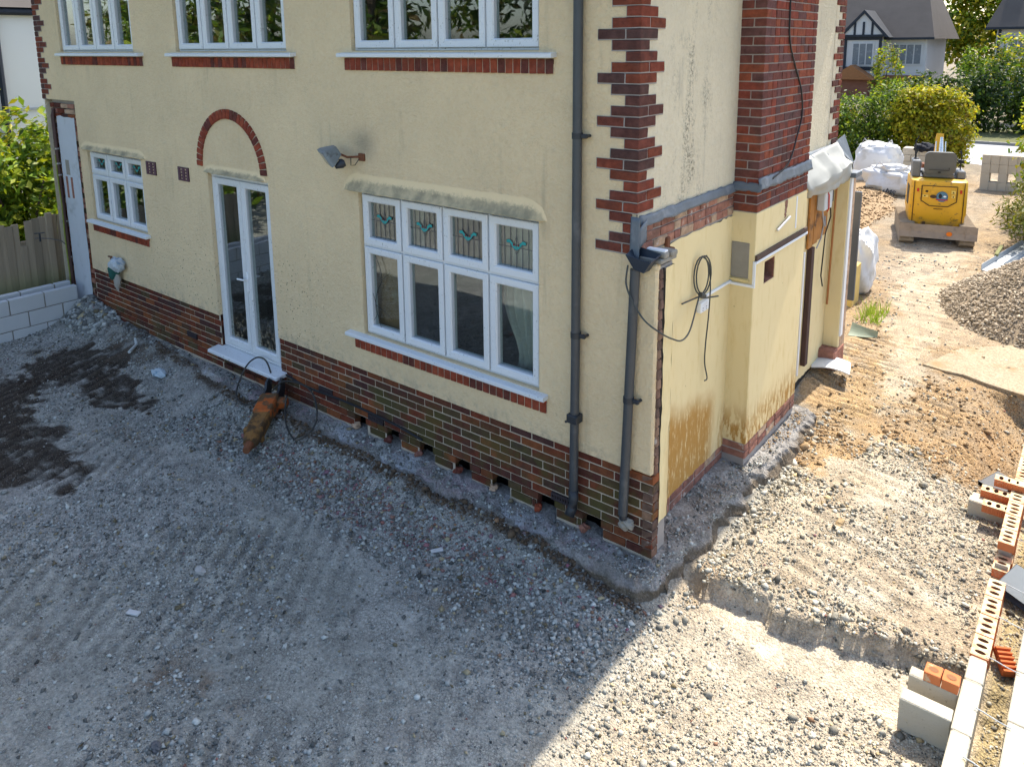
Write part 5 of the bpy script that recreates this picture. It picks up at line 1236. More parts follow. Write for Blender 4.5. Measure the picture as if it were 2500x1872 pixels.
# ------------------------------------------------------------------ small litter
def litter(name, lo, hi, T, mat_, label, cat, b=.003):
    mb = MB(); mb.cbox(lo, hi, b, T=T); return tag(mb.build(name, mat_), label, cat)
mb = MB(); mb.grid(lambda u, v: (.02+.42*u - .08*v, 4.30+.36*v+.06*u, .47 + .05*math.sin(u*2.6) - .03*u), 8, 6); o_ = mb.build('white_board', simple('white_sheet', (.62, .63, .63), .6, .06)); s_ = o_.modifiers.new('t', 'SOLIDIFY'); s_.thickness = .012; tag(o_, 'bent white board lying on soil at the house foot', 'board')
mb = MB(); mb.grid(lambda u, v: (.0+.36*u, 5.95+.22*v*(1-u*.8)+.05*u, .34 + .13*v*v*(1-.4*u) + .04*u*u), 10, 6); o_ = mb.build('green_panel', simple('grey_green_panel', (.20, .235, .17), .6, .25)); s_ = o_.modifiers.new('t', 'SOLIDIFY'); s_.thickness = .01; tag(o_, 'pale green plastic panel lying by the front house corner', 'panel')
def gp(x, y): return float(hz(np.array([x]), np.array([y]))[0])
rumple((-6.35, -.42, gp(-6.35, -.42)+.04), (.13, .07, .05), 8).build('blue_rag', simple('blue_white_rag', (.42, .50, .55), .9, .15, 9, .3, 30, dirt=(.05, .16, .26), dsc=11), smooth=True); tag(bpy.data.objects['blue_rag'], 'crumpled blue and white cloth on the soil near the house', 'cloth')
mb = MB(); z_ = gp(-7.2, -.28)+.02; mb.tube([(-7.42, -.18, z_+.03), (-7.25, -.25, z_+.01), (-7.1, -.42, z_)], .02, 8); tag(mb.build('pipe_offcut', simple('pale_plastic', (.50, .53, .52), .5, .1), smooth=True), 'bent white plastic pipe offcut on the soil near the plinth', 'pipe')
rumple((-8.62, -.06, .52), (.10, .07, .05), 12, amp=.4).build('red_brick_lump', M_OLD, smooth=False); tag(bpy.data.objects['red_brick_lump'], 'broken red brick lump on the rubble in left corner', 'brick')
for i, (x, y, s3, m_, nm, lab, cat) in enumerate((( -2.62,-2.03,(.055,.035,.03),'s','grey_stone','large pale grey stone in the middle of the rear yard','stone'),(-1.42,-3.0,(.045,.028,.022),'d','dark_stone','dark flat stone lower middle of the rear yard','stone'),(.80,-2.0,(.04,.03,.025),'s','sunlit_stone','pale stone in the sunlit gravel near the bottom edge','stone'),(1.12,1.55,(.03,.07,.02),'w','wood_chip','splintered brown wood piece on the sunlit gravel','wood'))):
    mt = {'s': simple('grey_rock', (.36, .35, .33), .9), 'd': simple('dark_rock', (.10, .10, .105), .9), 'w': simple('split_wood', (.30, .21, .11), .9, .3, 30)}[m_]
    o_ = rumple((x, y, gp(x, y)+s3[2]*.6), s3, 20+i, 6, .35).build(nm, mt); tag(o_, lab, cat)
block_m = simple('pale_tile', (.50, .50, .49), .85)
for i, (x, y, a) in enumerate(((-2.62, -2.55, .4), (-1.35, -.72, 1.0))):
    T = Matrix.Translation((x, y, gp(x, y)+.012)) @ Matrix.Rotation(a, 4, 'Z'); litter('tile_offcut', (-.05, -.02, -.008), (.05, .02, .008), T, block_m, ('small pale slip lying flat in the middle of the shaded yard', 'small pale slip lying among stones near the house footing')[i], 'tile')
# ------------------------------------------------------------------ mini digger
GZ = .315
dg = empty('mini_digger', (-.13, 12.62, GZ), R(15), 'yellow mini digger with grey seat and dozer blade parked on the drive', 'digger')
t = NT('digger_yellow'); X, Y, Z = t.xyz(); c = t.mix(t.noise(3, 4), (.62, .310, .008), (.74, .40, .012)); c = t.mix(t.mr(t.noise(11, 6, .72), .58, .66), c, (.20, .11, .03)); c = t.mix(t.m('MULTIPLY', t.mr(Z, .85, .60), t.mr(t.noise(7, 6, .7), .38, .56)), c, (.20, .145, .08)); M_DIG = t.fin(c, .5, t.bump(t.noise(12, 3), .05, .01), spec=.5)
M_TRACK = simple('muddy_track', (.27, .215, .15), .9, .35, 10, .4, 40); M_BLADE = simple('worn_blade', (.30, .24, .185), .75, .3, 8, .3, 40, dirt=(.17, .14, .13), dsc=4); M_SEAT = simple('grey_seat_vinyl', (.115, .115, .105), .6, .15, 8, .1)
M_LINE = simple('panel_gap', (.07, .035, .01), .7, bump=0)
def rrect(x0, x1, y0, y1, r, n=5):
    P = []
    for cx, cy, a0 in ((x1-r, y1-r, 0), (x0+r, y1-r, 90), (x0+r, y0+r, 180), (x1-r, y0+r, 270)):
        for k in range(n+1): a = R(a0 + 90*k/n); P.append((cx + r*math.cos(a), cy + r*math.sin(a)))
    return P
mb = MB(); lv = [(.27, .455, .02), (.30, .485, .0), (.55, .50, -.005), (.58, .515, -.012), (1.20, .505, .0), (1.245, .495, .01), (1.262, .47, .04)]
n = None; V = []
for z, hw, iy in lv:
    P = rrect(-hw, hw, -.36+iy, .75, .13); n = len(P); V += [(x, y - .05*max(0, 1-(x/hw)**2)*(1 if y < 0 else 0), z) for x, y in P]
Fs = [(i*n+k, i*n+(k+1) % n, (i+1)*n+(k+1) % n, (i+1)*n+k) for i in range(len(lv)-1) for k in range(n)] + [tuple(range(n))[::-1], tuple((len(lv)-1)*n+k for k in range(n))]
mb.add(V, Fs); mb.build('counterweight', M_DIG, dg, smooth=True, local=True)
mb = MB(); Pl = [(-.31, 1.16), (.31, 1.16), (.31, .86), (.16, .76), (-.16, .76), (-.31, .86)]
def ry_(x): return -.366 - .05*max(0, 1-(x/.5)**2)
Q = [Vector((x, ry_(x)-.004, z)) for x, z in Pl]; mb.tube([q for a, b in zip(Q, Q[1:]+Q[:1]) for q in (a, (a+b)/2+Vector((0, ry_((a.x+b.x)/2)-(ry_(a.x)+ry_(b.x))/2, 0)))] + [Q[0]], .009, 6, caps=False)
for x in (-.44, .43): mb.tube([(x, ry_(x)-.0, .34), (x*1.01, ry_(x)-.002, 1.24)], .008, 5)
mb.cbox((-.08, -.423, .70), (.08, -.412, .712), .002); mb.build('panel_seam', M_LINE, dg, local=True)
for x in (-.375, .375):
    mb = MB(); mb.cbox((x-.018, ry_(x)-.012, 1.03), (x+.018, ry_(x)+.01, 1.10), .004); mb.build('tail_light', simple('red_lens', (.50, .03, .015), .3, bump=0), dg, local=True)
def disc(mb, cx, cz, rx, rz, y, mi, n=20): mb.add([(cx + rx*math.cos(2*math.pi*k/n), y + (ry_(cx + rx*math.cos(2*math.pi*k/n))-ry_(cx)), cz + rz*math.sin(2*math.pi*k/n)) for k in range(n)], [tuple(range(n))], mi)
mb = MB(); cx = .05; y0 = ry_(cx)
disc(mb, cx, .955, .105, .105, y0-.004, 0); disc(mb, cx, .955, .088, .088, y0-.0055, 1); disc(mb, cx-.03, .965, .032, .045, y0-.007, 2); disc(mb, cx-.035, 1.0, .018, .02, y0-.0075, 2); disc(mb, cx+.048, .962, .027, .017, y0-.008, 3)
mb.box((cx-.105, y0-.010, .885), (cx+.105, y0-.006, .905), 4); mb.build('round_emblem', [simple('emblem_blue', (.05, .14, .22), .5, bump=0), simple('emblem_slate', (.09, .19, .26), .5, bump=0), M_BLACK, M_WHITE, simple('emblem_red', (.42, .02, .06), .5, bump=0)], dg, local=True)
mb = MB()
for (x, z, w_, h, mi) in ((-.22, 1.05, .09, .08, 0), (-.24, .955, .10, .045, 1), (.245, 1.05, .075, .07, 1), (.245, .965, .06, .06, 1), (-.12, 1.04, .07, .05, 0)):
    yy = ry_(x)-.004; mb.box((x-w_/2, yy, z-h/2), (x+w_/2, yy+.003, z+h/2), mi)
for (x, z, w_, h) in ((-.22, 1.05, .05, .045), (-.25, .955, .03, .02), (.245, .96, .02, .03)): yy = ry_(x)-.0052; mb.box((x-w_/2, yy, z-h/2), (x+w_/2, yy+.001, z+h/2), 2)
yy = ry_(.245)-.0055; mb.add([(.225, yy, 1.03), (.265, yy, 1.03), (.245, yy, 1.068)], [(0, 1, 2)], 2); mb.build('warning_sticker', [M_DIG, simple('sticker_yellow', (.78, .55, .12), .5, bump=0), M_LINE], dg, local=True)
mb = MB(); disc(mb, -.10, .95, .06, .035, ry_(-.1)-.005, 0); mb.cbox((-.26, -.41, .355), (-.20, -.37, .43), .004); disc(mb, -.29, .50, .03, .03, ry_(-.29)-.014, 1); disc(mb, .30, .50, .028, .028, ry_(.3)-.014, 1); mb.build('worn_mark', [simple('worn_brown', (.08, .045, .02), .8), simple('bolt_brown', (.34, .20, .02), .6)], dg, local=True)
for sx in (-1, 1):
    mb = MB(); P = [(-.60, .05), (-.55, .01), (1.0, .01), (1.08, .08), (1.10, .24), (1.04, .36), (.9, .40), (-.42, .40), (-.56, .36), (-.63, .24), (-.63, .12)]
    a, b = (-.655, -.40) if sx < 0 else (.40, .655); mb.prism(P, 'x', a, b)
    for k in range(22):
        y = -.56 + k*.075; mb.box((a-.004, y, .40), (b+.004, y+.035, .425)); 
        if k < 3: mb.box((a-.003, -.65, .07+.11*k), (b+.003, -.625, .12+.11*k))
    mb.build('track', M_TRACK, dg, local=True)
mb = MB(); mb.prism([(-.72, .17), (-.70, .17), (-.665, .29), (-.69, .43), (-.71, .44), (-.70, .29)], 'x', -.68, .68)
for x in (-.47, .47): mb.box((x-.006, -.715, .12), (x+.006, -.70, .43))
mb.cbox((-.40, -.68, .16), (-.30, .1, .24), .01); mb.cbox((.30, -.68, .16), (.40, .1, .24), .01); mb.build('dozer_blade', M_BLADE, dg, local=True)
mb = MB(); disc(mb, .20, .28, .055, .045, -.722, 0, 9); mb.build('paint_spot', simple('orange_spray', (.75, .18, .01), .7), dg, local=True)
mb = MB()
for k in range(7): mb.box((.508, -.12+.05*k, .72), (.523, -.09+.05*k, 1.10)); mb.box((-.523, -.12+.05*k, .72), (-.508, -.09+.05*k, 1.10))
mb.build('side_grille', M_PIPE_D, dg, local=True)
mb = MB()
for x0_ in (-.10, .02, .10): mb.tube(hose([(x0_, .5, 1.30), (x0_+.02, .8, 1.55), (x0_+.05, 1.1, 1.60), (x0_*.5+.1, 1.3, 1.45)]), .013, 6)
mb.build('hydraulic_hose', M_BLACK, dg, smooth=True, local=True)
mb = MB(); mb.cbox((-.47, .0, 1.262), (.47, .72, 1.285), .01); mb.cbox((-.30, .45, 1.25), (.30, .80, 1.34), .02); mb.build('floor_plate', M_PIPE_D, dg, local=True)
mb = MB(); mb.cbox((-.42, -.2, .25), (.42, .6, .42), .02); mb.build('undercarriage', M_PIPE_D, dg, local=True)
mb = MB(); P = rrect(-.28, .28, 1.36, 1.80, .09); m_ = len(P); mb.add([(x, -.10 - .10*(z-1.36), z) for x, z in P] + [(x*.97, .02 - .10*(z-1.36), z) for x, z in P], [tuple(range(m_))[::-1], tuple(range(m_, 2*m_))] + [(i, (i+1) % m_, (i+1) % m_+m_, i+m_) for i in range(m_)])
mb.cbox((-.27, -.08, 1.27), (.27, .42, 1.38), .03); mb.build('seat', M_SEAT, dg, smooth=True, local=True)
mb = MB(); mb.box((-.2, -.155, 1.44), (.16, -.135, 1.448)); mb.box((.155, -.158, 1.44), (.163, -.137, 1.50)); mb.cbox((-.03, -.15, 1.385), (.02, -.12, 1.41), .004); mb.build('seat_detail', M_BLACK, dg, local=True)
for sx in (-1, 1):
    mb = MB(); mb.cbox((sx*.40-.075, .0, 1.26), (sx*.40+.075, .45, 1.42 if sx > 0 else 1.60), .02); mb.build('console', simple('console_grey', (.16, .165, .165), .5, .15, bump=0), dg, local=True)
    mb = MB(); mb.tube([(sx*.40, .25, 1.4), (sx*.41, .28, 1.70), (sx*.38, .30, 1.80)], [.012, .012, .022], 8); mb.cbox((sx*.40-.05, .2, 1.55), (sx*.40+.05, .32, 1.62), .01); mb.build('control_lever', M_BLACK, dg, smooth=True, local=True)
mb = MB(); mb.tube([(-.42, .3, 1.6), (-.43, .33, 1.95), (-.38, .34, 2.06)], .012, 6); mb.build('handrail', M_BLACK, dg, local=True)
mb = MB(); mb.prism([(.95, .55), (1.15, .50), (1.55, 1.4), (1.75, 1.90), (1.60, 2.0), (1.30, 1.5)], 'x', .06, .20); mb.build('boom', M_DIG, dg, local=True)
mb = MB(); mb.prism([(1.66, 1.88), (1.80, 1.98), (2.25, 1.2), (2.12, 1.1)], 'x', .08, .18); mb.build('dipper_arm', M_DIG, dg, local=True)
M_CHROME = simple('bright_ram', (.75, .74, .70), .25, .05, bump=0, metal=.8)
mb = MB(); mb.tube([(.13, 1.0, 1.2), (.13, 1.2, 1.7), (.13, 1.28, 1.95)], [.045, .045, .028], 10); mb.tube([(.03, 1.1, 1.3), (.04, 1.35, 1.85)], .012, 6); mb.tube([(.22, 1.1, 1.3), (.22, 1.35, 1.85)], .012, 6); mb.build('ram', M_CHROME, dg, smooth=True, local=True)
mb = MB(); mb.prism([(2.05, 1.25), (2.30, 1.25), (2.42, .85), (2.25, .55), (1.95, .62), (2.0, .9)], 'x', -.12, .38); mb.build('bucket', M_RUST, dg, local=True)

# ------------------------------------------------------------------ materials stacked along the drive
M_BAG = simple('white_woven_bag', (.66, .66, .65), .75, .07, 5, .25, 12, dirt=(.52, .50, .45), dsc=2.5)
def bag(c, s3, seed, label, amp=.22, sq=.45, mat_=None):
    e_ = empty('bulk_bag', (c[0], c[1], c[2]), 0, label, 'bag', 'white bulk bags'); mb = MB()
    def sg(v, p): return math.copysign(abs(v)**p, v)
    def fn(u, v):
        th = 2*math.pi*u; ph = math.pi*(v-.5); d = (sg(math.cos(th), sq)*sg(math.cos(ph), sq), sg(math.sin(th), sq)*sg(math.cos(ph), sq), sg(math.sin(ph), sq))
        k = 1 + amp*float(vnoise(np.array([d[0]*1.5+seed+d[2]*.7]), np.array([d[1]*1.5+d[2]]), 1.1, seed, 4, .55)[0])*(.5+.5*(d[2]+1)/2)
        return (c[0]+d[0]*s3[0]*k, c[1]+d[1]*s3[1]*k, c[2]+s3[2]+d[2]*s3[2]*(1+.6*(k-1)))
    mb.grid(fn, 48, 28); mb.build('sack', mat_ or M_BAG, e_, smooth=True)
    if s3[0] < .4: return e_
    mb = MB()
    for q in (-1, 1): mb.tube([(c[0]+q*s3[0]*.8, c[1]-s3[1]*.7, c[2]+s3[2]*1.7), (c[0]+q*s3[0]*.6, c[1]-s3[1]*.5, c[2]+s3[2]*2.25), (c[0]+q*s3[0]*.3, c[1]-s3[1]*.6, c[2]+s3[2]*1.9)], .022, 6)
    mb.build('lifting_strap', M_BAG, e_, smooth=True); return e_
bag((-2.62, 18.7, .31), (.58, .52, .58), 3, 'full white bulk bag standing beside the block stack behind the digger')
b2 = bag((-1.85, 17.4, .31), (.66, .52, .38), 5, 'slumped white bulk bag with black print left of the digger', .38, .6)
b3 = bag((-.50, 8.1, .31), (.33, .36, .52), 8, 'narrow white bulk bag standing beyond the grey boards at house corner', .34, .6)
def text(s, size, T, par, mat_, name='printed_letters'):
    cu = bpy.data.curves.new(name, 'FONT'); cu.body = s; cu.size = size; cu.extrude = .002; cu.materials.append(mat_)
    o = bpy.data.objects.new(name, cu); COL.objects.link(o); o.parent = par; Lp = Matrix.Translation(-par.location) @ T; o.matrix_local = Lp
    bpy.context.view_layer.update(); me = bpy.data.meshes.new_from_object(o.evaluated_get(bpy.context.evaluated_depsgraph_get())); o2 = bpy.data.objects.new(name, me); COL.objects.link(o2); o2.parent = par; o2.matrix_local = Lp; bpy.data.objects.remove(o); o2.name = name; return o2
text('MG', .22, Matrix.Translation((-1.75, 16.87, .66)) @ Matrix.Rotation(R(-8), 4, 'Z') @ Matrix.Rotation(R(58), 4, 'X'), b2, M_PIPE_D)
text('RMS', .22, Matrix.Translation((-2.12, 16.83, .43)) @ Matrix.Rotation(R(-14), 4, 'Z') @ Matrix.Rotation(R(70), 4, 'X') @ Matrix.Rotation(R(-12), 4, 'Z'), b2, M_PIPE_D)
M_FOIL = simple('yellow_insulation', (.62, .44, .14), .8, .15)
mb = MB(); mb.cbox((-.72, 7.2, .31), (-.28, 7.6, .95), .01); tag(mb.build('insulation_pack', M_FOIL), 'pale yellow pack of boards beside the narrow white bag', 'pack')
t = NT('beige_block'); c = t.mix(t.noise(3, 4), (.42, .37, .29), (.50, .44, .35)); M_BEIGE = t.fin(c, .93, t.bump(t.noise(60, 3), .3, .006), spec=.12)
stk = empty('block_stack', (-1.90, 19.9, .3), 0, 'short stack of beige concrete blocks under a black coat', 'block stack')
for l_ in range(5):
    if l_ % 2: cells = [(-2.22, -1.995), (-1.985, -1.58)]
    else: cells = [(-2.22, -1.79), (-1.78, -1.58)]
    for a, b in cells: blk(a, b, 19.70, 20.12, .30+.195*l_, .30+.195*l_+.187, stk, 'concrete_block', M_BEIGE, .008)
o_ = rumple((-1.68, 19.75, 1.32), (.28, .25, .13), 31, 12, .35).build('black_coat', simple('black_cloth', (.012, .014, .022), .85, .3, 9, .4, 25), smooth=True); tag(o_, 'black coat thrown over the beige block stack', 'coat')
o_ = rumple((-1.98, 18.95, .52), (.24, .22, .24), 33, 10, .08).build('black_tub', simple('black_rubber', (.020, .024, .032), .6, .2), smooth=True); tag(o_, 'black rubber tub between the white bags and block stack', 'tub')
pk = empty('block_pack', (.25, 19.5, .3), R(0), 'square pack of beige concrete blocks with two openings right of the digger', 'block pack')
for l_ in range(4):
    for k in range(5):
        if l_ == 1 and k in (1, 3): continue
        blk(-.17+.2*k, -.17+.2*k+.198, 19.3+.02*k, 19.75+.02*k, .30+.245*l_, .30+.245*l_+.243, pk, 'concrete_block', M_BEIGE, .006)
# steel lintels at the right side of the drive
M_GALV = simple('galvanised_steel', (.38, .41, .43), .45, .15, 5, .1, 30, metal=.25)
for i, (x, y, zz, lab) in enumerate(((.98, 10.6, .33, 'nearest long grey steel channel lying along the drive edge'), (1.28, 10.9, .335, 'grey steel channel lying beside the nearest one at drive edge'))):
    e_ = empty('steel_channel', (x, y, zz), R(-9), lab, 'steel beam', 'steel channels')
    mb = MB(); mb.cbox((0, 0, 0), (.27, 4.6, .008), .003); mb.cbox((0, 0, 0), (.008, 4.6, .11), .003); mb.cbox((.262, 0, 0), (.27, 4.6, .07), .003); mb.build('channel', M_GALV, e_, local=True)
mb = MB(); mb.cbox((1.08, 11.4, .42), (1.14, 12.2, .47), .006); tag(mb.build('timber_offcut', M_BOARD), 'short timber offcut lying on the steel channel', 'timber')
mb = MB(); mb.cbox((1.32, 15.4, .45), (1.50, 18.6, .50), .006, T=Matrix.Translation((1.4, 17, .5)) @ Matrix.Rotation(R(-6), 4, 'Z') @ Matrix.Rotation(R(4), 4, 'X') @ Matrix.Translation((-1.4, -17, -.5))); tag(mb.build('scaffold_plank', simple('pale_plank', (.52, .42, .30), .85, .15)), 'pale plank propped beyond the steel channels at drive edge', 'plank')
# heap of gravel
rg = np.random.RandomState(77); n = 22000; a = rg.uniform(0, 2*math.pi, n); q = np.sqrt(rg.uniform(0, 1, n))
hxp, hyp = 2.75 + 2.15*q*np.cos(a), 8.75 + 2.15*q*np.sin(a)
def heap_z(x, y):
    d = np.hypot((x-2.75)/2.15, (y-8.75)/2.15); return .29 + 1.45*np.clip(1-d, 0, 1)**.95 + .10*vnoise(x, y, 1.5, 91, 3)*np.clip(1.1-d, 0, 1)
rr = np.minimum(.0135*np.exp(rg.normal(0, .42, n)), .05); P_ = np.stack([hxp, hyp, heap_z(hxp, hyp)], 1); v = rg.uniform(.20, .52, n); cc = np.stack([v*1.05, v*.86, v*.62], 1)
V1, F1, C1 = stones(P_, rr, cc, 78, .62, True)
k = 60; gxx, gyy = np.meshgrid(np.linspace(.5, 5.0, k), np.linspace(6.5, 11.0, k)); gxx, gyy = gxx.ravel(), gyy.ravel(); zz = heap_z(gxx, gyy) - .02
dd = np.hypot((gxx-2.75)/2.15, (gyy-8.75)/2.15); zz[dd > 1.02] = .2
bi = (np.arange(k-1)[:, None]*k + np.arange(k-1)[None]).ravel(); F2 = np.concatenate([np.stack([bi, bi+1, bi+k+1], 1), np.stack([bi, bi+k+1, bi+k], 1)]); C2 = np.tile([[.29, .225, .15]], (k*k, 1))
o_ = bpy.data.objects.new('gravel_heap', np_mesh('gravel_heap', np.concatenate([V1, np.stack([gxx, gyy, zz], 1)]), np.concatenate([F1, F2 + len(V1)]), MAT_STONE, np.concatenate([C1, C2]))); COL.objects.link(o_)
tag(o_, 'heap of loose grey gravel beside the drive at right', 'gravel heap', kind='stuff')
# spoil along the left of the drive
rg = np.random.RandomState(79); n = 9000; x = rg.uniform(-2.6, -.25, n); y = rg.uniform(8.5, 17.5, n); kk = rg.uniform(0, 1, n) < .9*sst(-.55-.07*(y-8)-x, -.1, .5); x, y = x[kk], y[kk]
def spoil_z(x, y): return .28 + .20*sst(-.55-.07*(y-8)-x, 0, 1.2)*(1+.4*vnoise(x, y, 1.2, 92, 3))
rr = np.minimum(.010*np.exp(rg.normal(0, .6, len(x))), .05); v = rg.uniform(.6, 1.2, (len(x), 1)); V1, F1, C1 = stones(np.stack([x, y, spoil_z(x, y)], 1), rr, np.array([[.30, .205, .115]])*v, 80, .62, True)
gxx, gyy = np.meshgrid(np.linspace(-5, -.2, 40), np.linspace(8, 18, 60)); sh = gxx.shape; gxx, gyy = gxx.ravel(), gyy.ravel(); bi = (np.arange(59)[:, None]*40 + np.arange(39)[None]).ravel(); F2 = np.concatenate([np.stack([bi, bi+1, bi+41], 1), np.stack([bi, bi+41, bi+40], 1)])
o_ = bpy.data.objects.new('soil_bank', np_mesh('soil_bank', np.concatenate([V1, np.stack([gxx, gyy, spoil_z(gxx, gyy)-.015], 1)]), np.concatenate([F1, F2+len(V1)]), MAT_STONE, np.concatenate([C1, np.tile([[.30, .21, .12]], (len(gxx), 1))]))); COL.objects.link(o_)
tag(o_, 'low bank of tan clay soil along the left of the drive', 'soil bank', kind='stuff')
# skip
sk = empty('skip', (-6.2, 24.2, .3), 0, 'yellow steel skip by the road behind the house corner', 'skip')
M_SKIP = simple('skip_yellow', (.62, .38, .02), .6, .2, 5, .1, 20, dirt=(.22, .12, .03), dsc=3)
mb = MB(); B0 = [(-7.6, 23.4, .42), (-5.4, 23.4, .42), (-5.4, 25.0, .42), (-7.6, 25.0, .42)]; T0 = [(-8.1, 23.2, 1.85), (-4.85, 23.2, 1.85), (-4.85, 25.2, 1.85), (-8.1, 25.2, 1.85)]
mb.add(B0+T0, [(3, 2, 1, 0), (0, 1, 5, 4), (1, 2, 6, 5), (2, 3, 7, 6), (3, 0, 4, 7)]); o_ = mb.build('body', M_SKIP, sk); s_ = o_.modifiers.new('t', 'SOLIDIFY'); s_.thickness = .03
mb = MB(); mb.tube([(-8.1, 23.2, 1.86), (-4.85, 23.2, 1.86), (-4.85, 25.2, 1.86), (-8.1, 25.2, 1.86), (-8.1, 23.2, 1.86)], .05, 8); mb.cbox((-4.98, 23.16, 1.22), (-4.88, 25.24, 1.32), .01)
for y in (23.6, 24.2, 24.8): mb.tube([(-5.38, y, .45), (-4.86, y, 1.82)], .04, 6)
mb.build('rim', M_SKIP, sk)

# ------------------------------------------------------------------ plants
def leafmat(name, rough=.5):
    t = NT(name); t.t.nodes.remove(t.p); c = t.attr('tint')
    d = t.n('ShaderNodeBsdfPrincipled'); t.l(c, d.inputs['Base Color']); d.inputs['Roughness'].default_value = rough; d.inputs['Specular IOR Level'].default_value = .35
    tl = t.n('ShaderNodeBsdfTranslucent'); t.l(t.mix(1.0, c, (1.0, .95, .45), 'MULTIPLY'), tl.inputs[0]); mx = t.n('ShaderNodeMixShader'); mx.inputs[0].default_value = .5
    t.l(d.outputs[0], mx.inputs[1]); t.l(tl.outputs[0], mx.inputs[2]); t.l(mx.outputs[0], t.out.inputs['Surface']); return t.mat
M_LEAF = leafmat('leaf'); M_BARK = simple('bark', (.085, .062, .042), .95, .35, 12, .5, 30)
def crown(centers, radii, n, size, cols, seed, hollow=.55, elong=1.9, clumps=None):
    """leaf-sized faces clustered on twig ends through the crown's volume"""
    rg = np.random.RandomState(seed); C_ = np.array(centers, float); Rd = np.array(radii, float); vol = Rd.prod(1)**.8; pick = rg.choice(len(C_), clumps or max(20, n//14), p=vol/vol.sum())
    d = rg.normal(size=(len(pick), 3)); d /= np.linalg.norm(d, axis=1)[:, None]; rad = hollow + (1.08-hollow)*rg.uniform(0, 1, (len(pick), 1))**.6
    cl = C_[pick] + d*rad*Rd[pick]; cc = rg.randint(0, len(cl), n); sp = Rd.mean()*.16
    P = cl[cc] + rg.normal(0, sp, (n, 3))*np.array([1, 1, .75]); tone = rg.uniform(.65, 1.25, len(cl))[cc]
    out = d[cc]*.6 + rg.normal(0, .7, (n, 3)) + np.array([0, 0, .55]); out /= np.linalg.norm(out, axis=1)[:, None]
    ax = np.cross(out, rg.normal(size=(n, 3))); ax /= np.linalg.norm(ax, axis=1)[:, None]; bx2 = np.cross(out, ax); s_ = size*rg.uniform(.6, 1.35, (n, 1))
    V = np.stack([P-ax*s_*elong*.5, P+bx2*s_*.5+out*s_*.10, P+ax*s_*elong*.5, P-bx2*s_*.5+out*s_*.10], 1).reshape(-1, 3)
    F_ = np.arange(4*n).reshape(n, 4); F_ = np.concatenate([F_[:, [0, 1, 2]], F_[:, [0, 2, 3]]])
    k = rg.randint(0, len(cols), n); col = np.array(cols)[k]*tone[:, None]*rg.uniform(.75, 1.25, (n, 1)); return V, F_, np.repeat(np.clip(col, .005, .6), 4, 0)
def plant(name, base, centers, radii, n, size, cols, seed, label, cat, trunks, group=None, **kw):
    e_ = empty(name, base, 0, label, cat, group); V, F_, C_ = crown(centers, radii, n, size, cols, seed, **kw); V = V - np.array(base)
    o = bpy.data.objects.new('crown', np_mesh('crown', V, F_, M_LEAF, C_)); COL.objects.link(o); o.parent = e_
    mb = MB()
    for pts, r0, r1 in trunks: mb.tube(pts, [r0 + (r1-r0)*i/(len(pts)-1) for i in range(len(pts))], 8)
    mb.build('trunk', M_BARK, e_, smooth=True); return e_
G1 = [(.13, .22, .020), (.17, .27, .024), (.08, .15, .018), (.24, .30, .022)]; GY = [(.34, .35, .020), (.42, .38, .022), (.24, .30, .022), (.46, .40, .03)]; GD = [(.03, .065, .014), (.04, .08, .016), (.055, .10, .018)]
def branchy(x, y, z, h, n, spread, seed):
    rg = random.Random(seed); L_ = []
    for k in range(n):
        a = rg.uniform(0, 6.28); s_ = spread*rg.uniform(.5, 1); L_.append(([(x+rg.uniform(-.1, .1), y+rg.uniform(-.1, .1), z), (x+.35*s_*math.cos(a), y+.35*s_*math.sin(a), z+h*.45), (x+s_*math.cos(a), y+s_*math.sin(a), z+h*rg.uniform(.75, .95))], .05, .012))
    return L_
plant('laurel_shrub', (-11.6, .1, .3), [(-11.6, .1, 1.7), (-11.5, -.5, 1.6), (-11.7, .7, 2.0), (-11.8, -.9, 2.3)], [(.7, .8, 1.25), (.6, .7, 1.0), (.6, .7, 1.2), (.5, .6, .8)], 5600, .075, G1 + [(.34, .38, .03), (.28, .34, .02), (.20, .30, .03)], 101, 'large-leaved laurel shrub behind the wooden fence', 'shrub', branchy(-11.6, .1, .3, 2.4, 7, .9, 1), hollow=.35, elong=2.1)
plant('laurel_shrub', (-12.9, -.2, .3), [(-12.9, -.4, 1.8), (-13.1, .6, 2.0), (-13.0, -1.3, 2.2)], [(.7, .8, 1.5), (.6, .8, 1.3), (.6, .7, 1.0)], 3400, .09, GY + G1, 102, 'sunlit yellow green shrub behind the laurel at left edge', 'shrub', branchy(-12.9, -.2, .3, 2.6, 6, .8, 2), elong=2.0)
plant('hedge_bush', (-3.4, 22.6, .3), [(-4.1, 22.6, 1.5), (-3.2, 22.5, 1.75), (-4.8, 22.9, 1.3), (-3.6, 22.0, 1.1), (-5.6, 23.4, 1.6)], [(.9, .8, 1.15), (.8, .8, 1.2), (.7, .8, 1.0), (.9, .6, .8), (.9, .8, 1.0)], 15000, .062, G1 + G1 + GD + [(.20, .32, .03), (.30, .36, .03)], 103, 'dense green bush at the end of the drive', 'bush', branchy(-3.6, 22.4, .3, 2.0, 9, .9, 3))
plant('privet_bush', (-2.0, 22.3, .3), [(-2.2, 22.2, 1.85), (-1.5, 22.2, 1.75), (-2.5, 21.9, 2.0), (-1.4, 22.3, .95)], [(.85, .7, 1.1), (.65, .6, 1.05), (.5, .5, .8), (.45, .45, .55)], 14000, .065, GY + GY + [(.52, .46, .03), (.30, .36, .03), (.24, .18, .03)], 104, 'sunlit golden green bush with bare stems behind the digger', 'bush', branchy(-2.0, 22.2, .3, 1.9, 14, .7, 4))  # sunlit yellow of the bush put into its leaf colours
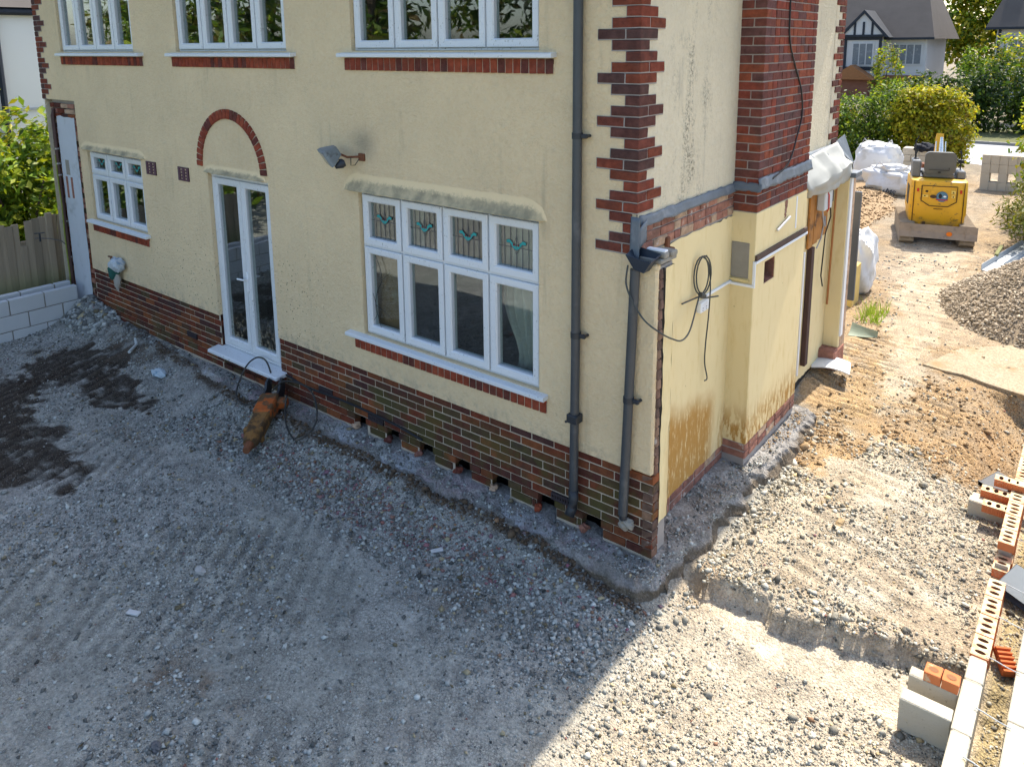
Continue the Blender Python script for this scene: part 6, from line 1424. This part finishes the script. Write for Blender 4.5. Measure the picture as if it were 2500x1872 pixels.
plant('young_tree', (1.75, 15.6, .3), [(1.45, 15.6, 2.1), (1.6, 15.0, 1.5), (1.5, 16.4, 2.7), (1.15, 16.8, 1.7), (1.75, 14.2, 1.2), (1.2, 17.6, 2.6)], [(.55, .7, .9), (.5, .6, .8), (.6, .7, .8), (.35, .6, .7), (.45, .6, .6), (.4, .6, .9)], 4200, .06, G1 + GY, 105, 'loose leafy sapling hanging over the right side of the drive', 'tree', branchy(1.7, 15.6, .3, 2.4, 6, .6, 5), hollow=.2)
plant('conifer_shrub', (1.65, 13.0, .3), [(1.42, 13.0, .95), (1.7, 12.6, .85), (1.6, 13.6, 1.2)], [(.45, .6, .45), (.5, .5, .45), (.5, .5, .6)], 2600, .028, [(.16, .18, .03), (.11, .14, .02), (.22, .20, .04)], 106, 'feathery olive shrub over the steel channels at right edge', 'shrub', branchy(1.65, 13.1, .3, .8, 6, .4, 6), elong=5)
plant('far_hedge', (-1.5, 35.0, .3), [(-4.5+1.5*k, 34.6+.3*(k % 2), 1.35+.25*(k % 3)) for k in range(9)], [(1.15, .9, 1.5)]*9, 20000, .11, GD + [(.07, .12, .015)], 107, 'dark green hedge across the road', 'hedge', [([(-4.5+1.5*k, 34.6, .2), (-4.5+1.5*k, 34.6, 1.4)], .07, .03) for k in range(9)])
plant('garden_tree', (-4.2, 47, .3), [(-4.2, 47, 2.3), (-4.0, 47.3, 1.4)], [(.75, .75, 1.7), (1.0, .9, .9)], 2600, .12, G1, 108, 'small upright pale green tree in front of the far house', 'tree', [([(-4.2, 47, .2), (-4.2, 47, 2.5)], .08, .02)])
plant('garden_tree', (-9.4, 49.5, .3), [(-9.4, 49.5, 2.4), (-9.0, 49.5, 1.2), (-7.6, 49.6, 1.2)], [(.8, .8, 1.8), (1.2, .9, .8), (1.2, .9, .8)], 3000, .12, G1 + GY, 109, 'light green conical tree by the timbered far house', 'tree', [([(-9.4, 49.5, .2), (-9.4, 49.5, 2.5)], .08, .02)])
plant('street_tree', (-1.4, 40.5, .3), [(-1.6, 40.5, 3.4), (0, 41, 4.0), (-1.9, 41.3, 2.6), (-.8, 40, 2.4)], [(1.1, 1.0, 1.2), (1.2, 1.1, 1.3), (1.0, 1.0, 1.0), (1.2, .9, .9)], 4200, .11, GY + G1, 110, 'sunlit yellow green tree behind the far hedge', 'tree', branchy(-1.2, 40.5, .3, 3.2, 5, 1.0, 9))
plant('background_tree', (-8.0, 72, .3), [(-9.5, 72, 6.6), (-7, 73, 7.6), (-4.5, 71, 7.2), (-6, 70, 4.0)], [(2.6, 2, 3.2), (2.6, 2, 3.2), (2.4, 2, 3.0), (3.4, 2, 2.6)], 9000, .26, GY + G1, 111, 'tall pale tree mass above the far roofs', 'tree', branchy(-4, 72, .3, 7, 5, 3, 10))
# trees of the garden behind the viewer, seen mirrored in the window panes
for i in range(12):
    x = -9.5 - 4.1*i + rnd.uniform(-.6, .6); y = -13.5 - .35*i + rnd.uniform(-.8, .8); h = rnd.uniform(8, 10)
    if i >= 9: x, y = [(-14.6, -3.6), (-16.8, -7.2), (-13.6, -9.6)][i-9]
    cs2 = [(x, y, .6 + h*(k+.5)/7) for k in range(7)]; rs2 = [((2.3-.28*k), (2.3-.28*k), h/9) for k in range(7)]
    plant('garden_conifer', (x, y, .3), cs2, rs2, 2600, .13, GD + G1 + [(.16, .17, .03), (.18, .13, .04)], 120+i, 'tall conifer in the rear garden, seen mirrored in the upper windows', 'tree', [([(x, y, .2), (x, y, h)], .2, .03)], 'conifers of the rear garden', elong=3.2)
# grass tuft by the front corner
rg = np.random.RandomState(140); n = 150; bx0 = rg.uniform(-.05, .25, n); by0 = rg.uniform(6.55, 7.25, n); hgt = rg.uniform(.12, .30, n); an = rg.uniform(0, 6.28, n); ln = rg.uniform(.05, .18, n)
V = np.stack([np.stack([bx0-.006, by0, np.full(n, .30)], 1), np.stack([bx0+.006, by0, np.full(n, .30)], 1), np.stack([bx0+ln*np.cos(an), by0+ln*np.sin(an), .30+hgt], 1)], 1).reshape(-1, 3)
o_ = bpy.data.objects.new('grass_tuft', np_mesh('grass_tuft', V, np.arange(3*n).reshape(n, 3), M_LEAF, np.repeat(np.array([[.20, .30, .03]])*rg.uniform(.6, 1.3, (n, 1)), 3, 0))); COL.objects.link(o_); tag(o_, 'bright grass tuft growing by the front house corner', 'grass', kind='stuff')

# ------------------------------------------------------------------ road and far houses
M_ROAD = simple('road_asphalt', (.30, .305, .31), .9, .12, 3, .2, 40); M_VERGE = simple('verge_grass', (.10, .105, .04), .95, .4, 3, .5, 20)
def rot_pts(P, z): return [(x, y, z) for x, y in P]
mb = MB(); mb.quad(*rot_pts([(-60, 25.3), (60, 23.2), (60, 29.4), (-60, 31.6)], .292)); tag(mb.build('road', M_ROAD), kind='structure')
mb = MB(); mb.prism([(-60, 31.6), (60, 29.4), (60, 29.55), (-60, 31.75)], 'z', .2, .40); tag(mb.build('kerb', simple('kerb_stone', (.24, .23, .21), .9)), kind='structure')
mb = MB(); mb.prism([(-60, 31.75), (60, 29.55), (60, 36), (-60, 36)], 'z', .2, .385); tag(mb.build('verge', M_VERGE), kind='structure')
M_FW = simple('far_white_render', (.46, .47, .48), .9, .06, 2, 0); M_FB = simple('far_black_timber', (.022, .028, .038), .8, .2, 3, 0); M_FR = simple('far_grey_roof', (.085, .075, .068), .9, .2, 1.5, .4, 6); M_FBR = simple('far_brick', (.20, .09, .06), .9, .2, 3, .2)
fh = empty('far_house', (-10, 55, .3), 0, 'black and white timbered house with grey roof across the road', 'house')
mb = MB(); mb.box((-14, 55, .3), (-8.2, 62, 4.6)); mb.build('wall', M_FW, fh); mb = MB(); mb.box((-14.05, 54.93, .3), (-8.15, 55.0, 2.0)); mb.build('brick_base', M_FBR, fh)
mb = MB(); mb.add([(-15.6, 54.5, 4.5), (-7.7, 54.5, 4.5), (-7.7, 64.5, 4.5), (-15.6, 64.5, 4.5), (-13.8, 59.5, 10.2), (-9.6, 59.5, 10.2)], [(0, 1, 5, 4), (1, 2, 5), (2, 3, 4, 5), (3, 0, 4)]); mb.build('roof', M_FR, fh)
mb = MB(); mb.prism([(-13.5, 4.75), (-10.55, 4.75), (-12.02, 6.35)], 'y', 53.6, 57.5); mb.box((-13.2, 53.8, 1.9), (-10.85, 55, 4.75)); mb.build('gable_bay', M_FW, fh)
mb = MB()
for P in ([(-13.75, 4.62), (-12.02, 6.52), (-12.02, 6.28), (-13.5, 4.62)], [(-10.3, 4.62), (-12.02, 6.52), (-12.02, 6.28), (-10.55, 4.62)]): mb.prism(P, 'y', 53.45, 57.6)
for x in (-12.6, -12.02, -11.45): mb.box((x-.07, 53.55, 4.7), (x+.07, 53.62, 5.7))
mb.box((-13.5, 53.54, 4.66), (-10.6, 53.63, 4.82)); mb.box((-13.25, 53.72, 4.45), (-10.8, 53.82, 4.7)); mb.box((-13.25, 53.72, 2.35), (-10.8, 53.82, 2.6))
for x in (-13.2, -10.9): mb.box((x-.09, 53.73, 1.9), (x+.09, 53.83, 4.7))
mb.build('timber_frame', M_FB, fh)
mb = MB(); mb.box((-14.2, 54.4, 4.45), (-7.7, 54.55, 4.6)); mb.build('gutter', M_FB, fh)
def fwin(x0, x1, z0, z1, y, nb, par):
    mb = MB(); mb.box((x0-.08, y-.05, z0-.08), (x1+.08, y+.02, z1+.08)); f = mb.build('window', M_FW, par); mb = MB()
    for k in range(nb): w_ = (x1-x0)/nb; mb.box((x0+w_*k+.04, y-.07, z0), (x0+w_*(k+1)-.04, y-.045, z1))
    mb.build('pane', M_LEAD, f)
fwin(-12.7, -11.35, 2.75, 4.2, 53.78, 3, fh); fwin(-10.4, -8.5, 2.8, 4.1, 54.98, 4, fh)
mb = MB(); mb.prism([(-13.9, 1.75), (-10.9, 1.75), (-12.4, 2.75)], 'y', 52.4, 54); mb.build('porch_roof', simple('far_porch_tile', (.26, .12, .05), .9), fh); mb = MB(); mb.box((-13.5, 52.9, .3), (-11.3, 54, 1.75)); mb.build('porch', M_FBR, fh)
fh2 = empty('far_house', (0, 56, .3), 0, 'pale far house with wide grey roof at the top right corner', 'house')
mb = MB(); mb.box((-4.3, 56, .3), (6, 63, 5.3)); mb.build('wall', M_FW, fh2); mb = MB(); mb.add([(-4.9, 55.4, 5.2), (6.6, 55.4, 5.2), (6.6, 63.6, 5.2), (-4.9, 63.6, 5.2), (-2.9, 59.5, 10.8), (4.4, 59.5, 10.8)], [(0, 1, 5, 4), (1, 2, 5), (2, 3, 4, 5), (3, 0, 4)]); mb.build('roof', M_FR, fh2)
fwin(-3.6, -2.0, 3.3, 4.6, 55.98, 3, fh2); fwin(2, 4, 3.3, 4.6, 55.98, 3, fh2); mb = MB(); mb.box((-4.9, 55.35, 5.05), (6.6, 55.5, 5.2)); mb.box((-4.2, 55.9, .3), (-4.05, 56, 5.2)); mb.box((-1.7, 55.9, .3), (-1.5, 56, 5.2)); mb.build('gutter', M_FB, fh2)
for x in (-6.4, -3.4): mb = MB(); mb.box((x-.5, 59, 8.2), (x+.5, 60, 10.6)); mb.build('chimney', M_FBR, fh2)
# neighbour on the left
nb_ = empty('neighbour_house', (-16, 4, .3), 0, 'pale neighbouring house wall with dark gutter at the left edge', 'house')
mb = MB(); mb.box((-22, .2, .2), (-15, 7.6, 4.95)); mb.build('wall', simple('neighbour_render', (.66, .67, .63), .9, .05, 1, .1), nb_); mb = MB(); mb.box((-15.02, .19, 3.05), (-14.97, 7.62, 3.10)); mb.build('string_course', simple('grey_line', (.35, .37, .38), .9), nb_)
mb = MB(); mb.tube([(-14.93, -.1, 5.02), (-14.93, 7.9, 5.02)], .07, 8); mb.box((-15.1, -.1, 4.95), (-14.98, 7.9, 5.15)); mb.build('gutter', M_FB, nb_); mb = MB(); mb.tube([(-14.9, 1.12, 5.0), (-14.9, 1.12, .3)], .06, 8); mb.build('drainpipe', M_FB, nb_)
mb = MB(); mb.add([(-22.5, -.2, 5.1), (-14.85, -.2, 5.1), (-14.85, 8.1, 5.1), (-22.5, 8.1, 5.1), (-18.6, 3.9, 7.6)], [(0, 1, 4), (1, 2, 4), (2, 3, 4), (3, 0, 4)]); mb.build('roof', M_FR, nb_)
bpy.context.view_layer.update()
